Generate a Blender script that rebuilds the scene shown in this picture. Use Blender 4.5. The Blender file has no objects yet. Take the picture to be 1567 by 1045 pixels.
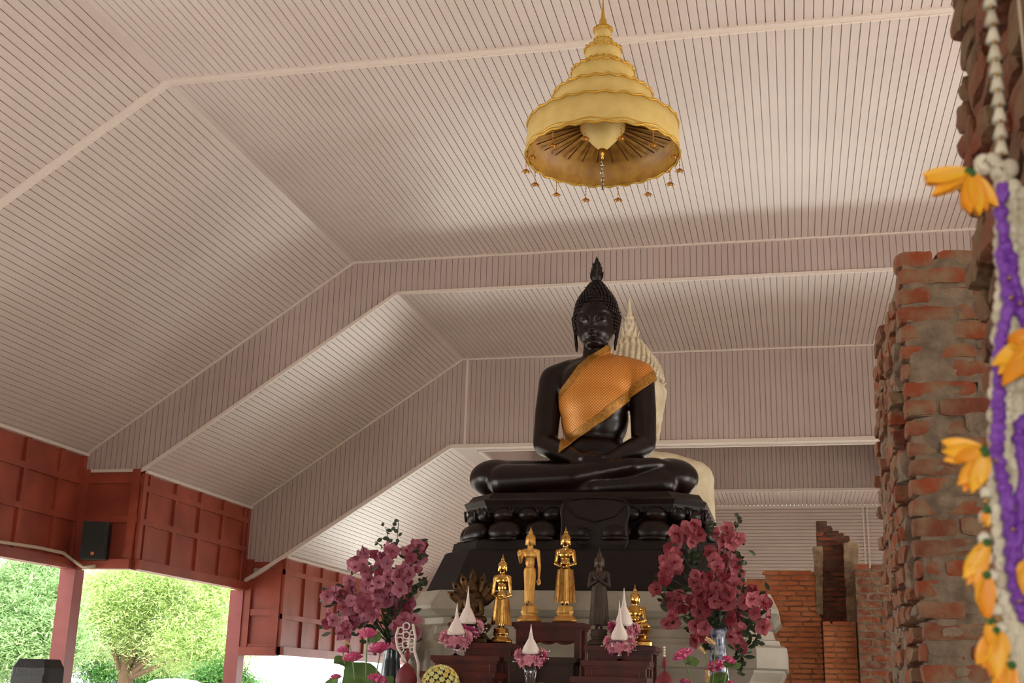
import bpy, bmesh, math, random
from mathutils import Vector, Matrix, noise
R = random.Random(7)
PI = math.pi
C = bpy.context.scene.collection
# ------------------------------------------------------------------ camera model (measured from the photograph)
F, YAW, PIT, ROL = 1859.03, -0.227848, 0.278024, 0.0250238
EYE = Vector((0, 0, 1.6))
cy, sy, cp, sp, cr, sr = math.cos(YAW), math.sin(YAW), math.cos(PIT), math.sin(PIT), math.cos(ROL), math.sin(ROL)
_f = Vector((sy*cp, cy*cp, sp)); _r = Vector((cy, -sy, 0)); _u = _r.cross(_f)
_r2 = cr*_r + sr*_u; _u2 = -sr*_r + cr*_u
def W(px, py, Y=None, X=None, Z=None):
    "world point seen at a photo position, at a known depth / side / height"
    d = _r2*(px-783.5) - _u2*(py-522.5) + _f*F
    t = Y/d.y if Y is not None else X/d.x if X is not None else (Z-1.6)/d.z
    return EYE + d*t
cam_d = bpy.data.cameras.new('camera'); cam = bpy.data.objects.new('camera', cam_d); C.objects.link(cam)
cam.matrix_world = Matrix((( _r2.x, _u2.x, -_f.x, 0), (_r2.y, _u2.y, -_f.y, 0), (_r2.z, _u2.z, -_f.z, 1.6), (0, 0, 0, 1)))
cam_d.sensor_width = 36; cam_d.lens = F/1567*36; cam_d.clip_start = 0.05; cam_d.clip_end = 300
cam_d.dof.use_dof = True; cam_d.dof.focus_distance = 13.5; cam_d.dof.aperture_fstop = 8.5
bpy.context.scene.camera = cam
# ------------------------------------------------------------------ materials
def lin(c):
    return tuple((v/255/12.92 if v/255 <= .04045 else ((v/255+.055)/1.055)**2.4) for v in c) + (1,)
def mat(name, col, rough=.5, metal=0, spec=.5, var=None, vscale=5, bump=0, bscale=20, tint=None, coat=0, trans=0, sss=0, dist=.01):
    m = bpy.data.materials.new(name); m.use_nodes = True; nt = m.node_tree; N = nt.nodes; L = nt.links
    p = N['Principled BSDF']; p.inputs['Base Color'].default_value = lin(col)
    p.inputs['Roughness'].default_value = rough; p.inputs['Metallic'].default_value = metal
    p.inputs['Specular IOR Level'].default_value = spec; p.inputs['Coat Weight'].default_value = coat
    p.inputs['Coat Roughness'].default_value = .15
    if trans: p.inputs['Transmission Weight'].default_value = trans
    if sss:
        p.inputs['Subsurface Weight'].default_value = sss; p.inputs['Subsurface Scale'].default_value = .02
    tc = N.new('ShaderNodeTexCoord'); out = None
    if tint:      # per-face tint between two colours
        at = N.new('ShaderNodeAttribute'); at.attribute_name = 'tint'
        mx = N.new('ShaderNodeMix'); mx.data_type = 'RGBA'
        mx.inputs[6].default_value = lin(col); mx.inputs[7].default_value = lin(tint)
        L.new(at.outputs['Fac'], mx.inputs[0]); out = mx.outputs[2]
    if var:
        nz = N.new('ShaderNodeTexNoise'); nz.inputs['Scale'].default_value = vscale; nz.inputs['Detail'].default_value = 5
        L.new(tc.outputs['Object'], nz.inputs['Vector'])
        rp = N.new('ShaderNodeValToRGB'); rp.color_ramp.elements[0].position = .38; rp.color_ramp.elements[1].position = .66
        L.new(nz.outputs['Fac'], rp.inputs['Fac'])
        mx2 = N.new('ShaderNodeMix'); mx2.data_type = 'RGBA'
        if out: L.new(out, mx2.inputs[6])
        else: mx2.inputs[6].default_value = lin(col)
        mx2.inputs[7].default_value = lin(var); L.new(rp.outputs['Color'], mx2.inputs[0]); out = mx2.outputs[2]
    if out: L.new(out, p.inputs['Base Color'])
    if bump:
        nb = N.new('ShaderNodeTexNoise'); nb.inputs['Scale'].default_value = bscale; nb.inputs['Detail'].default_value = 6
        L.new(tc.outputs['Object'], nb.inputs['Vector'])
        bp = N.new('ShaderNodeBump'); bp.inputs['Strength'].default_value = bump; bp.inputs['Distance'].default_value = dist
        L.new(nb.outputs['Fac'], bp.inputs['Height']); L.new(bp.outputs['Normal'], p.inputs['Normal'])
    return m
M = dict(
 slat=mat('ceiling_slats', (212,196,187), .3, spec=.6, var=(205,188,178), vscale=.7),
 soffit=mat('soffit_slats', (192,174,166), .42, spec=.4, var=(184,165,157), vscale=.7),  # darker copy of the slats: weaker light on soffits and well put into colour
 trim=mat('trim_white', (226,212,200), .4),
 red=mat('red_lacquer_wood', (166,78,58), .42, spec=.4, var=(138,60,45), vscale=1.5),
 col=mat('painted_steel', (158,78,72), .4, var=(146,68,62), vscale=3),
 floor=mat('polished_tiles', (150,136,122), .3, var=(136,122,108), vscale=.6),
 ground=mat('pale_concrete_ground', (206,202,190), .9, var=(190,186,170), vscale=.4),
 black=mat('dark_bronze', (17,7,5), .3, spec=.27, var=(27,12,9), vscale=5),
 blackwood=mat('dark_lacquer', (17,8,6), .36, spec=.25, var=(28,14,10), vscale=6),
 blackstone=mat('black_stone', (26,19,17), .65, spec=.2, var=(31,24,20), vscale=4),
 whitebody=mat('white_plaster_figure', (226,214,186), .5, var=(206,192,160), vscale=5, bump=.2, bscale=10),
 marble=mat('grey_white_stone', (158,150,134), .6, spec=.3, var=(124,116,100), vscale=1.8, bump=.3, bscale=12),
 gold=mat('polished_gold', (206,164,92), .22, 1, var=(176,130,62), vscale=20),
 satin=mat('satin_gold', (220,170,92), .42, .75, var=(200,148,72), vscale=12),
 oldgold=mat('old_bronze_gold', (92,66,38), .42, .8, var=(60,44,28), vscale=15),
 bronze=mat('brown_bronze', (64,48,36), .5, .35, var=(48,36,28), vscale=10),
 brick=mat('old_red_brick', (148,70,36), .9, tint=(108,58,40), var=(136,112,86), vscale=10, bump=1, bscale=38),
 brickn=mat('brick_dusty', (136,66,38), .9, tint=(96,54,36), var=(120,94,66), vscale=6, bump=.8, bscale=60),
 bricko=mat('restored_orange_brick', (200,116,70), .9, tint=(176,94,54), var=(206,136,92), vscale=3, bump=.3, bscale=30),
 brickd=mat('dark_weathered_brick', (140,72,46), .9, tint=(104,56,40), var=(80,54,42), vscale=6, bump=.6, bscale=30),
 mortar=mat('lime_mortar', (138,120,100), .95, var=(104,88,72), vscale=14, bump=1, bscale=50),
 mortard=mat('dark_joint', (176,122,86), .95, var=(150,100,70), vscale=10, bump=.6, bscale=40),
 jointd=mat('smoky_joint', (104,76,58), .95, var=(78,56,44), vscale=10, bump=.6, bscale=40),
 plaster=mat('old_plaster', (158,136,108), .95, var=(124,100,78), vscale=7, bump=.8, bscale=20),
 fabric=mat('cream_umbrella_cloth', (214,188,116), .6, var=(204,176,100), vscale=8, sss=.1),
 lining=mat('gold_umbrella_lining', (176,132,50), .5, var=(150,104,36), vscale=9, bump=.3, bscale=25),
 gbraid=mat('gold_braid', (202,158,60), .4, .6, bump=.4, bscale=90),
 rib=mat('umbrella_rib', (96,62,34), .5),
 drop=mat('gilt_flower_drop', (186,128,50), .4, .7),
 robe=None,
 rtrim=mat('robe_border_gold', (170,118,40), .42, .35, var=(130,86,26), vscale=40, bump=.3, bscale=80),
 wood=mat('red_brown_table_wood', (88,30,16), .45, spec=.3, var=(64,24,14), vscale=6),
 wood2=mat('dark_brown_table_wood', (54,34,22), .55, spec=.25, var=(42,26,18), vscale=6),
 orchid=mat('orchid_petal', (150,60,84), .6, tint=(220,156,174), sss=.15),
 orchid2=mat('orchid_petal_red', (148,46,62), .6, tint=(214,130,142), sss=.15),
 lip=mat('orchid_lip', (96,16,36), .5),
 leaf=mat('bouquet_leaf', (50,66,36), .5, var=(34,48,28), vscale=15),
 lleaf=mat('lotus_leaf', (96,132,66), .5, var=(70,110,56), vscale=10),
 stem=mat('flower_stem', (120,146,84), .5),
 lotus=mat('pink_lotus_petal', (208,66,128), .5, tint=(240,150,176), sss=.2),
 bud=mat('cream_bud', (216,206,140), .5, tint=(222,160,130), sss=.2),
 cone=mat('white_cone', (226,214,204), .5),
 rose=mat('pink_rose', (236,168,182), .55, tint=(178,52,112), sss=.2),
 pearl=mat('pearl', (236,220,200), .25),
 glass=mat('crystal_glass', (235,235,240), .06, trans=1),
 vase=mat('blue_white_vase', (60,70,110), .15, var=(190,200,210), vscale=22, coat=.5),
 vased=mat('dark_green_vase', (28,44,50), .2, coat=.5),
 yflow=mat('yellow_flower', (228,220,150), .6, tint=(228,190,80), sss=.15),
 maroon=mat('maroon_cloth', (116,34,42), .6, var=(100,26,36), vscale=14),
 spk=mat('speaker_black', (22,22,22), .5, bump=.4, bscale=60),
 grille=mat('speaker_grille', (44,46,42), .5, bump=.8, bscale=200),
 orange=mat('badge_orange', (214,110,30), .4),
 cable=mat('pale_conduit', (205,185,160), .5),
 wflower=mat('white_garland_flower', (216,208,184), .7, tint=(186,176,150)),
 purple=mat('purple_garland_thread', (106,46,150), .6, tint=(128,70,172)),
 oflow=mat('orange_silk_petal', (232,142,24), .5, tint=(240,178,40), sss=.15),
 green=mat('green_calyx', (52,96,40), .5),
 trunk=mat('tree_bark', (120,98,80), .9, bump=.6, bscale=8),
 tleaf=mat('tree_leaf_yellow_green', (176,202,128), .6, tint=(208,224,164), sss=0),
 tleaf2=mat('tree_leaf_green', (150,184,130), .6, tint=(186,212,160)),
 tleaf3=mat('shrub_leaf', (74,128,66), .5, tint=(120,168,90)),
 roofw=mat('white_roof_sheet', (225,228,230), .4),
)
def leafy(m):      # thin leaves let light through
    nt = m.node_tree; N = nt.nodes; L = nt.links; p = N['Principled BSDF']
    tr = N.new('ShaderNodeBsdfTranslucent'); mx = N.new('ShaderNodeMixShader'); mx.inputs[0].default_value = .4
    if p.inputs['Base Color'].links: L.new(p.inputs['Base Color'].links[0].from_socket, tr.inputs['Color'])
    else: tr.inputs['Color'].default_value = p.inputs['Base Color'].default_value
    L.new(p.outputs[0], mx.inputs[1]); L.new(tr.outputs[0], mx.inputs[2])
    L.new(mx.outputs[0], N['Material Output'].inputs['Surface'])
for k in ('tleaf', 'tleaf2', 'tleaf3', 'orchid', 'orchid2'): leafy(M[k])
def robe_mat():    # orange cloth woven with small gold lozenges
    m = mat('orange_brocade', (190,92,16), .5); nt = m.node_tree; N = nt.nodes; L = nt.links; p = N['Principled BSDF']
    tc = N.new('ShaderNodeTexCoord'); sx = N.new('ShaderNodeSeparateXYZ'); L.new(tc.outputs['Object'], sx.inputs[0])
    def math_(op, a, b=None):
        n = N.new('ShaderNodeMath'); n.operation = op
        for i, v in enumerate((a, b)):
            if v is None: continue
            if isinstance(v, (int, float)): n.inputs[i].default_value = v
            else: L.new(v, n.inputs[i])
        return n.outputs[0]
    k = PI/.026
    a = math_('ADD', sx.outputs[0], sx.outputs[2]); b = math_('SUBTRACT', sx.outputs[0], sx.outputs[2])
    s = math_('MULTIPLY', math_('SINE', math_('MULTIPLY', a, k*.8)), math_('SINE', math_('MULTIPLY', b, k*.8)))
    g = math_('GREATER_THAN', math_('ABSOLUTE', s), .45)
    mx = N.new('ShaderNodeMix'); mx.data_type = 'RGBA'; L.new(g, mx.inputs[0])
    mx.inputs[6].default_value = lin((166,86,12)); mx.inputs[7].default_value = lin((214,156,66))
    L.new(mx.outputs[2], p.inputs['Base Color']); L.new(math_('MULTIPLY', g, .5), p.inputs['Metallic'])
    return m
M['robe'] = robe_mat()
# ------------------------------------------------------------------ mesh building
class MB:
    def __init__(s): s.v = []; s.f = []; s.t = []; s.tint = 0.
    def add(s, vs, fs):
        o = len(s.v); s.v += [Vector(v) for v in vs]; s.f += [tuple(i+o for i in f) for f in fs]; s.t += [s.tint]*len(fs); return s
    def box(s, c, d, rz=0, rx=0):
        c = Vector(c); m = Matrix.Rotation(rz, 3, 'Z') @ Matrix.Rotation(rx, 3, 'X')
        vs = [c + m @ Vector((x*d[0]/2, y*d[1]/2, z*d[2]/2)) for x in (-1, 1) for y in (-1, 1) for z in (-1, 1)]
        return s.add(vs, [(0,1,3,2), (4,6,7,5), (0,4,5,1), (2,3,7,6), (0,2,6,4), (1,5,7,3)])
    def span(s, a, b):
        return s.box([(a[i]+b[i])/2 for i in range(3)], [abs(b[i]-a[i]) for i in range(3)])
    def bar(s, a, b, w, h, up=(0, 0, 1)):
        a = Vector(a); b = Vector(b); d = (b-a).normalized(); n = Vector(up); n = (n - n.dot(d)*d).normalized(); t = d.cross(n)
        vs = []
        for p in (a, b):
            for x, y in ((-1,-1), (1,-1), (1,1), (-1,1)): vs.append(p + t*x*w/2 + n*y*h/2)
        return s.add(vs, [(0,1,2,3), (7,6,5,4), (0,4,5,1), (1,5,6,2), (2,6,7,3), (3,7,4,0)])
    def tube(s, pts, rad, n=10, flat=1, up=None):
        pts = [Vector(p) for p in pts]
        if not hasattr(rad, '__len__'): rad = [rad]*len(pts)
        rings = []; ref = Vector(up) if up else Vector((0.13, .9, .31))
        for i, p in enumerate(pts):
            d = (pts[min(i+1, len(pts)-1)] - pts[max(i-1, 0)])
            d = d.normalized() if d.length > 1e-9 else Vector((0, 0, 1))
            a = ref - ref.dot(d)*d
            if a.length < 1e-3: a = Vector((1, 0, 0)) - d.x*d
            a.normalize(); b = d.cross(a)
            rings.append([p + rad[i]*(math.cos(2*PI*k/n)*a*flat + math.sin(2*PI*k/n)*b) for k in range(n)])
        vs = [v for r in rings for v in r]; fs = []
        for i in range(len(rings)-1):
            for k in range(n): fs.append((i*n+k, i*n+(k+1)%n, (i+1)*n+(k+1)%n, (i+1)*n+k))
        fs.append(tuple(range(n-1, -1, -1))); fs.append(tuple((len(rings)-1)*n+k for k in range(n)))
        return s.add(vs, fs)
    def cap(s, a, b, ra, rb, n=14):        # capsule with rounded ends
        a = Vector(a); b = Vector(b); d = b-a; d = d.normalized() if d.length > 1e-9 else Vector((0, 0, 1))
        P = []; Q = []
        for k in range(4):
            t = PI/2*(k/3); P.append(a - d*ra*math.cos(t)); Q.append(max(ra*math.sin(t), ra*.02))
        for k in range(4):
            t = PI/2*(k/3); P.append(b + d*rb*math.sin(t)); Q.append(max(rb*math.cos(t), rb*.02))
        return s.tube(P, Q, n)
    def lathe(s, c, prof, n=32, sx=1, sy=1, lobes=0, amp=0, close=True):
        c = Vector(c); vs = []; fs = []
        for r, z in prof:
            for k in range(n):
                a = 2*PI*k/n; q = r*(1 + amp*math.cos(lobes*a)) if lobes else r
                vs.append(c + Vector((q*math.cos(a)*sx, q*math.sin(a)*sy, z)))
        m = len(prof)
        for i in range(m-1):
            for k in range(n): fs.append((i*n+k, i*n+(k+1)%n, (i+1)*n+(k+1)%n, (i+1)*n+k))
        if close: fs.append(tuple(range(n-1, -1, -1))); fs.append(tuple((m-1)*n+k for k in range(n)))
        return s.add(vs, fs)
    def ell(s, c, r, n=14, m=9, rot=None):
        c = Vector(c); r = Vector(r) if hasattr(r, '__len__') else Vector((r, r, r)); rot = rot or Matrix.Identity(3)
        vs = [c + rot @ Vector((0, 0, -r.z))]
        for i in range(1, m):
            t = -PI/2 + PI*i/m
            for k in range(n):
                a = 2*PI*k/n; vs.append(c + rot @ Vector((r.x*math.cos(t)*math.cos(a), r.y*math.cos(t)*math.sin(a), r.z*math.sin(t))))
        vs.append(c + rot @ Vector((0, 0, r.z))); fs = []; e = len(vs)-1
        for k in range(n):
            fs.append((0, 1+(k+1)%n, 1+k)); fs.append((e, 1+(m-2)*n+k, 1+(m-2)*n+(k+1)%n))
            for i in range(m-2): fs.append((1+i*n+k, 1+i*n+(k+1)%n, 1+(i+1)*n+(k+1)%n, 1+(i+1)*n+k))
        return s.add(vs, fs)
    def stack(s, c, prof):                 # chamfered rectangles lofted: (half x, half y, chamfer, z)
        c = Vector(c); vs = []
        for a, b, h, z in prof:
            for x, y in ((a-h,-b), (a,-b+h), (a,b-h), (a-h,b), (-a+h,b), (-a,b-h), (-a,-b+h), (-a+h,-b)):
                vs.append(c + Vector((x, y, z)))
        fs = []; m = len(prof)
        for i in range(m-1):
            for k in range(8): fs.append((i*8+k, i*8+(k+1)%8, (i+1)*8+(k+1)%8, (i+1)*8+k))
        fs.append(tuple(range(7, -1, -1))); fs.append(tuple((m-1)*8+k for k in range(8)))
        return s.add(vs, fs)
    def petal(s, base, d, up, L, w, cup=.25, n=4, curl=0.):
        base = Vector(base); d = Vector(d).normalized(); up = Vector(up); up = (up - up.dot(d)*d)
        up = up.normalized() if up.length > 1e-6 else d.orthogonal().normalized(); t = d.cross(up); vs = []; fs = []
        for i in range(n+1):
            a = i/n; ww = w*(math.sin(PI*min(1, a*.86+.1))**.8)*(1 if i < n else .35)
            for j in (-1, 0, 1):
                vs.append(base + d*L*a + t*ww/2*j + up*(abs(j)*cup*w*.5 + curl*L*a*a))
        for i in range(n):
            for j in range(2): fs.append((i*3+j, i*3+j+1, i*3+j+4, i*3+j+3))
        return s.add(vs, fs)
    def rock(s, c, d, n=(4, 2, 2), amp=.006, rz=0, seed=0, fr=14):   # worn brick with its own broken surface
        c = Vector(c); nx, ny, nz = n; idx = {}; vs = []; fs = []; m = Matrix.Rotation(rz, 3, 'Z')
        def vid(i, j, k):
            if (i, j, k) not in idx:
                p = Vector(((i/nx-.5)*d[0], (j/ny-.5)*d[1], (k/nz-.5)*d[2]))
                e = (i in (0, nx)) + (j in (0, ny)) + (k in (0, nz))
                if e > 1: p -= V((math.copysign(.004, p.x)*(i in (0, nx)), math.copysign(.004, p.y)*(j in (0, ny)), math.copysign(.004, p.z)*(k in (0, nz))))*(e-1) 
                q = m @ p + c
                q += noise.noise_vector(q*fr + Vector((seed, seed*2, seed*3)))*amp + noise.noise_vector(q*fr*3)*amp*.4
                idx[(i, j, k)] = len(vs); vs.append(q)
            return idx[(i, j, k)]
        for a, b, fixed in ((0, 1, 2), (1, 2, 0), (0, 2, 1)):
            na, nb, nc = n[a], n[b], n[fixed]
            for side in (0, nc):
                for i in range(na):
                    for j in range(nb):
                        q = []
                        for di, dj in ((0,0), (1,0), (1,1), (0,1)):
                            t = [0,0,0]; t[a] = i+di; t[b] = j+dj; t[fixed] = side; q.append(vid(*t))
                        flip = (side == 0) != (fixed == 1)
                        fs.append(tuple(reversed(q)) if flip else tuple(q))
        return s.add(vs, fs)
    def mesh(s, name, origin=(0, 0, 0)):
        me = bpy.data.meshes.new(name); o = Vector(origin)
        me.from_pydata([v - o for v in s.v], [], s.f)
        if len(set(s.t)) > 1:
            a = me.attributes.new('tint', 'FLOAT', 'FACE'); a.data.foreach_set('value', s.t)
        me.update(); return me
    def build(s, name, m, parent=None, smooth=False, loc=None):
        o = parent.location if parent is not None and loc is None else Vector(loc or (0, 0, 0))
        if parent is not None and parent.parent is not None and loc is None: o = parent.location + parent.parent.location
        me = s.mesh(name, o); return link(name, me, m, parent, smooth, loc)
def link(name, me, m, parent=None, smooth=False, loc=None):
    if m and not me.materials: me.materials.append(m)
    if smooth: me.polygons.foreach_set('use_smooth', [True]*len(me.polygons))
    ob = bpy.data.objects.new(name, me); C.objects.link(ob)
    if parent is not None: ob.parent = parent
    elif loc is not None: ob.location = loc
    return ob
def tag(o, label=None, cat=None, group=None, kind=None):
    if label: o['label'] = label
    if cat: o['category'] = cat
    if group: o['group'] = group
    if kind: o['kind'] = kind
    return o
def thing(name, loc, label, cat, group=None):
    o = bpy.data.objects.new(name, None); C.objects.link(o); o.location = loc; o.empty_display_size = .1
    return tag(o, label, cat, group)
def struct(mb, name, m, smooth=False): return tag(mb.build(name, m, None, smooth), kind='structure')
def copy_part(o, parent, loc=None, rot=None, scale=None, m=None):
    c = o.copy(); C.objects.link(c); c.parent = parent
    if loc is not None: c.location = loc
    if rot is not None: c.rotation_euler = rot
    if scale is not None: c.scale = (scale,)*3
    return c
def fuse(mb, origin, voxel, smooth=3):
    "grow one continuous skin over overlapping solids"
    me = mb.mesh('tmp', origin); ob = bpy.data.objects.new('tmp', me); C.objects.link(ob)
    md = ob.modifiers.new('r', 'REMESH'); md.mode = 'VOXEL'; md.voxel_size = voxel
    dg = bpy.context.evaluated_depsgraph_get(); out = bpy.data.meshes.new_from_object(ob.evaluated_get(dg))
    bpy.data.objects.remove(ob)
    bm = bmesh.new(); bm.from_mesh(out)
    for _ in range(smooth): bmesh.ops.smooth_vert(bm, verts=bm.verts, factor=.5, use_axis_x=True, use_axis_y=True, use_axis_z=True)
    bm.to_mesh(out); bm.free(); out.materials.clear(); return out
V = Vector
def clampz(me, z=0.):
    for v in me.vertices:
        if v.co.z < z: v.co.z = z
    me.update(); return me
def relax(me, z, n):
    bm = bmesh.new(); bm.from_mesh(me); vs = [v for v in bm.verts if v.co.z < z]
    for _ in range(n): bmesh.ops.smooth_vert(bm, verts=vs, factor=.5, use_axis_x=True, use_axis_y=True, use_axis_z=True)
    bm.to_mesh(me); bm.free(); return me
# ================================================================== THE HALL
Y1, Y2, Y3, YN = 18.68, 22.99, 31.4, -6.0
XS = -1.9                                           # hall axis
A0, A1 = (-7.17, 8.6), (-11.89, 5.31)               # tier one: knee, eave
B0, B1 = (-6.35, 8.0), (-10.76, 5.01)               # tier two
D0, D1 = (-6.53, 6.2), (-9.91, 4.02)                # tier three
def lerp(p, q, x): return p[1] + (q[1]-p[1])*(x-p[0])/(q[0]-p[0])
def mir(s, x): return x if s < 0 else 2*XS - x
def slats(mb, u0, u1, lo, hi, mp, pitch=.1, gap=.0105, depth=.022, tilt=.0007, wide=None):
    n = int(round((u1-u0)/pitch)); pitch = (u1-u0)/n
    for i in range(n):
        a = u0+i*pitch; c = a+pitch; g = gap
        if wide and abs(a-wide) < pitch/2: g = .045
        b = c-g; t1 = R.uniform(-tilt, tilt); t2 = R.uniform(-tilt, tilt)
        q = [(a, lo(a), t1), (b, lo(b), t2), (b, hi(b), t2), (a, hi(a), t1)]
        vs = [mp(*p) for p in q]
        q2 = [(b, lo(b), depth), (c, lo(c), depth), (c, hi(c), depth), (b, hi(b), depth)]
        vs += [mp(*p) for p in q2] + [mp(c, lo(c), 0), mp(c, hi(c), 0)]
        mb.add(vs, [(0,1,2,3), (4,5,6,7), (1,4,7,2), (5,8,9,6)])
def k(v): return lambda u: v
def flat_ceiling(name, z, x0, x1, ya, yb, m=None):
    mb = MB(); slats(mb, x0, x1, k(ya), k(yb), lambda u, v, d: (u, v, z+d)); return struct(mb, name, m or M['slat'])
def slope_ceiling(name, p, q, ya, yb):
    mb = MB(); L = math.hypot(q[0]-p[0], q[1]-p[1]); nx, nz = (q[1]-p[1])/L, -(q[0]-p[0])/L
    for s in (-1, 1):
        def mp(u, v, d):
            x = p[0]+(q[0]-p[0])*u/L + nx*d*1.0; z = p[1]+(q[1]-p[1])*u/L + abs(nz)*d
            return (mir(s, x), v, z)
        slats(mb, 0, L, k(ya), k(yb), mp)
    return struct(mb, name, M['slat'])
def xr(x): return 2*XS - x
flat_ceiling('ceiling', A0[1], A0[0], xr(A0[0]), YN, Y1)
slope_ceiling('ceiling_slope', A0, A1, YN, Y1)
flat_ceiling('ceiling_middle', B0[1], B0[0], xr(B0[0]), Y1, Y2)
slope_ceiling('ceiling_middle_slope', B0, B1, Y1, Y2)
slope_ceiling('ceiling_low_slope', D0, D1, Y2, Y3)
# tier three flat: plain border round a raised well, then slats to the end wall
WX, WY0, WY1 = -6.06, 23.4, 28.9
mb = MB(); z = D0[1]
for s in (-1, 1):
    mb.span((mir(s, D0[0]), Y2, z), (mir(s, WX), WY1, z+.03))
mb.span((WX, Y2, z), (xr(WX), WY0, z+.03))
struct(mb, 'ceiling_well_border', M['slat'])
flat_ceiling('ceiling_low', z, D0[0], xr(D0[0]), WY1, Y3)
mb = MB(); H = 1.5
slats(mb, WX, xr(WX), k(z+.02), k(z+H), lambda u, v, d: (u, WY1+d, v))
slats(mb, WX, xr(WX), k(WY0), k(WY1), lambda u, v, d: (u, v, z+H+d))
for s in (-1, 1): slats(mb, WY0, WY1, k(z), k(z+H), lambda u, v, d, s=s: (mir(s, WX-d), u, v))
mb.span((WX, WY0-.03, z), (xr(WX), WY0, z+H))
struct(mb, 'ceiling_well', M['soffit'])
# upright soffits where one tier steps down to the next
def soffit(name, Y, top, bot, wide=None):
    mb = MB(); x0 = bot[0][0]
    def prof(pts):
        def f(u):
            u = u if u <= XS else 2*XS-u
            for p, q in zip(pts, pts[1:]):
                if u <= q[0]: return p[1]+(q[1]-p[1])*(u-p[0])/(q[0]-p[0])
            return pts[-1][1]
        return f
    slats(mb, x0, xr(x0), prof(bot), prof(top), lambda u, v, d: (u, Y+d, v), wide=wide)
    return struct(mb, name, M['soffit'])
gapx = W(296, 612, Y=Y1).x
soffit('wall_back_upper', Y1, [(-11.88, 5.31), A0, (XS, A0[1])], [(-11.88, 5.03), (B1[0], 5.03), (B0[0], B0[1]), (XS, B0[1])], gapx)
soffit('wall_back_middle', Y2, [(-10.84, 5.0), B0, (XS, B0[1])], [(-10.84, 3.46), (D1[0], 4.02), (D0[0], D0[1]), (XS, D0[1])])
# end wall: horizontal cladding above an open lower part
mb = MB(); slats(mb, 2.9, D0[1], k(D0[0]), k(xr(D0[0])), lambda u, v, d: (v, Y3+d, u), pitch=.085, gap=.022, depth=.045)
mb.span((D0[0]-3.4, Y3, 2.9), (D0[0], Y3+.03, 4.02)); mb.span((xr(D0[0]), Y3, 2.9), (xr(D0[0])+3.4, Y3+.03, 4.02))
for s in (-1, 1):
    mb.add([(mir(s, D0[0]), Y3, 4.02), (mir(s, D1[0]), Y3, 4.02), (mir(s, D0[0]), Y3, 6.2)], [(0, 1, 2)])
struct(mb, 'wall_end', M['slat'])
mb = MB()                                            # unseen front wall added to cut front light; gap left to light the garland
for sd in (-1, 1): mb.add([(mir(sd, A1[0]), YN, 3.35), (XS, YN, 3.35), (XS, YN, A0[1]), (mir(sd, A0[0]), YN, A0[1]), (mir(sd, A1[0]), YN, A1[1])], [(0, 1, 2, 3, 4)])
mb.span((A1[0], YN-.05, 0), (-1.5, YN, 3.35)); mb.span((5.5, YN-.05, 0), (mir(1, A1[0]), YN, 3.35))
struct(mb, 'wall_front', M['slat'])
ntrim = [0]
def trim(build):
    ntrim[0] += 1; mb = MB(); build(mb); return struct(mb, 'trim_%d' % ntrim[0], M['trim'])
def outline(mb, Y, pts, w=.05, t=.05):
    for p, q in zip(pts, pts[1:]): mb.bar((p[0], Y-.012, p[1]), (q[0], Y-.012, q[1]), t, w)
def sym(pts): return pts + [(xr(p[0]), p[1]) for p in reversed(pts)]
def double(mb):
    pts = sym([A1, A0])
    for dy in (-.055, .055):
        for p, q in zip(pts, pts[1:]): mb.bar((p[0], 12.07+dy, p[1]-.008), (q[0], 12.07+dy, q[1]-.008), .03, .03)
    for p, q in zip(pts, pts[1:]): mb.bar((p[0], 12.07, p[1]+.002), (q[0], 12.07, q[1]+.002), .1, .012)
trim(double)
trim(lambda mb: outline(mb, Y1, sym([A1, A0]), .05))
trim(lambda mb: outline(mb, Y1, sym([(-11.88, 5.03), (B1[0], 5.03), B0]), .05))
trim(lambda mb: outline(mb, Y2, sym([B1, B0]), .05))
trim(lambda mb: outline(mb, Y2, sym([(-10.86, 3.44), D1, D0]), .075, .09))
trim(lambda mb: mb.bar((-6.24, Y2-.01, 6.2), (-6.24, Y2-.01, 8.0), .05, .02, (0, 1, 0)))
def welltrim(mb):
    for s in (-1, 1): mb.bar((mir(s, WX), WY0, z), (mir(s, WX), WY1, z), .06, .05)
    mb.bar((WX, WY1, z), (xr(WX), WY1, z), .07, .06); mb.bar((WX, WY0, z), (xr(WX), WY0, z), .06, .05)
trim(welltrim)
trim(lambda mb: mb.bar((D0[0], Y3-.02, 6.17), (xr(D0[0]), Y3-.02, 6.17), .05, .06))
def endv(mb):
    for dx in (-.05, .05): mb.bar((1.84+dx, Y3-.02, 2.9), (1.84+dx, Y3-.02, 6.2), .045, .04, (0, 1, 0))
trim(endv)
def eaves(mb):
    for s in (-1, 1):
        for p, ya, yb in ((A1, YN, Y1), (B1, Y1, Y2), (D1, Y2, Y3)):
            mb.bar((mir(s, p[0]+.05), ya, p[1]+.0), (mir(s, p[0]+.05), yb, p[1]+.0), .1, .05)
trim(eaves)
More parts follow.
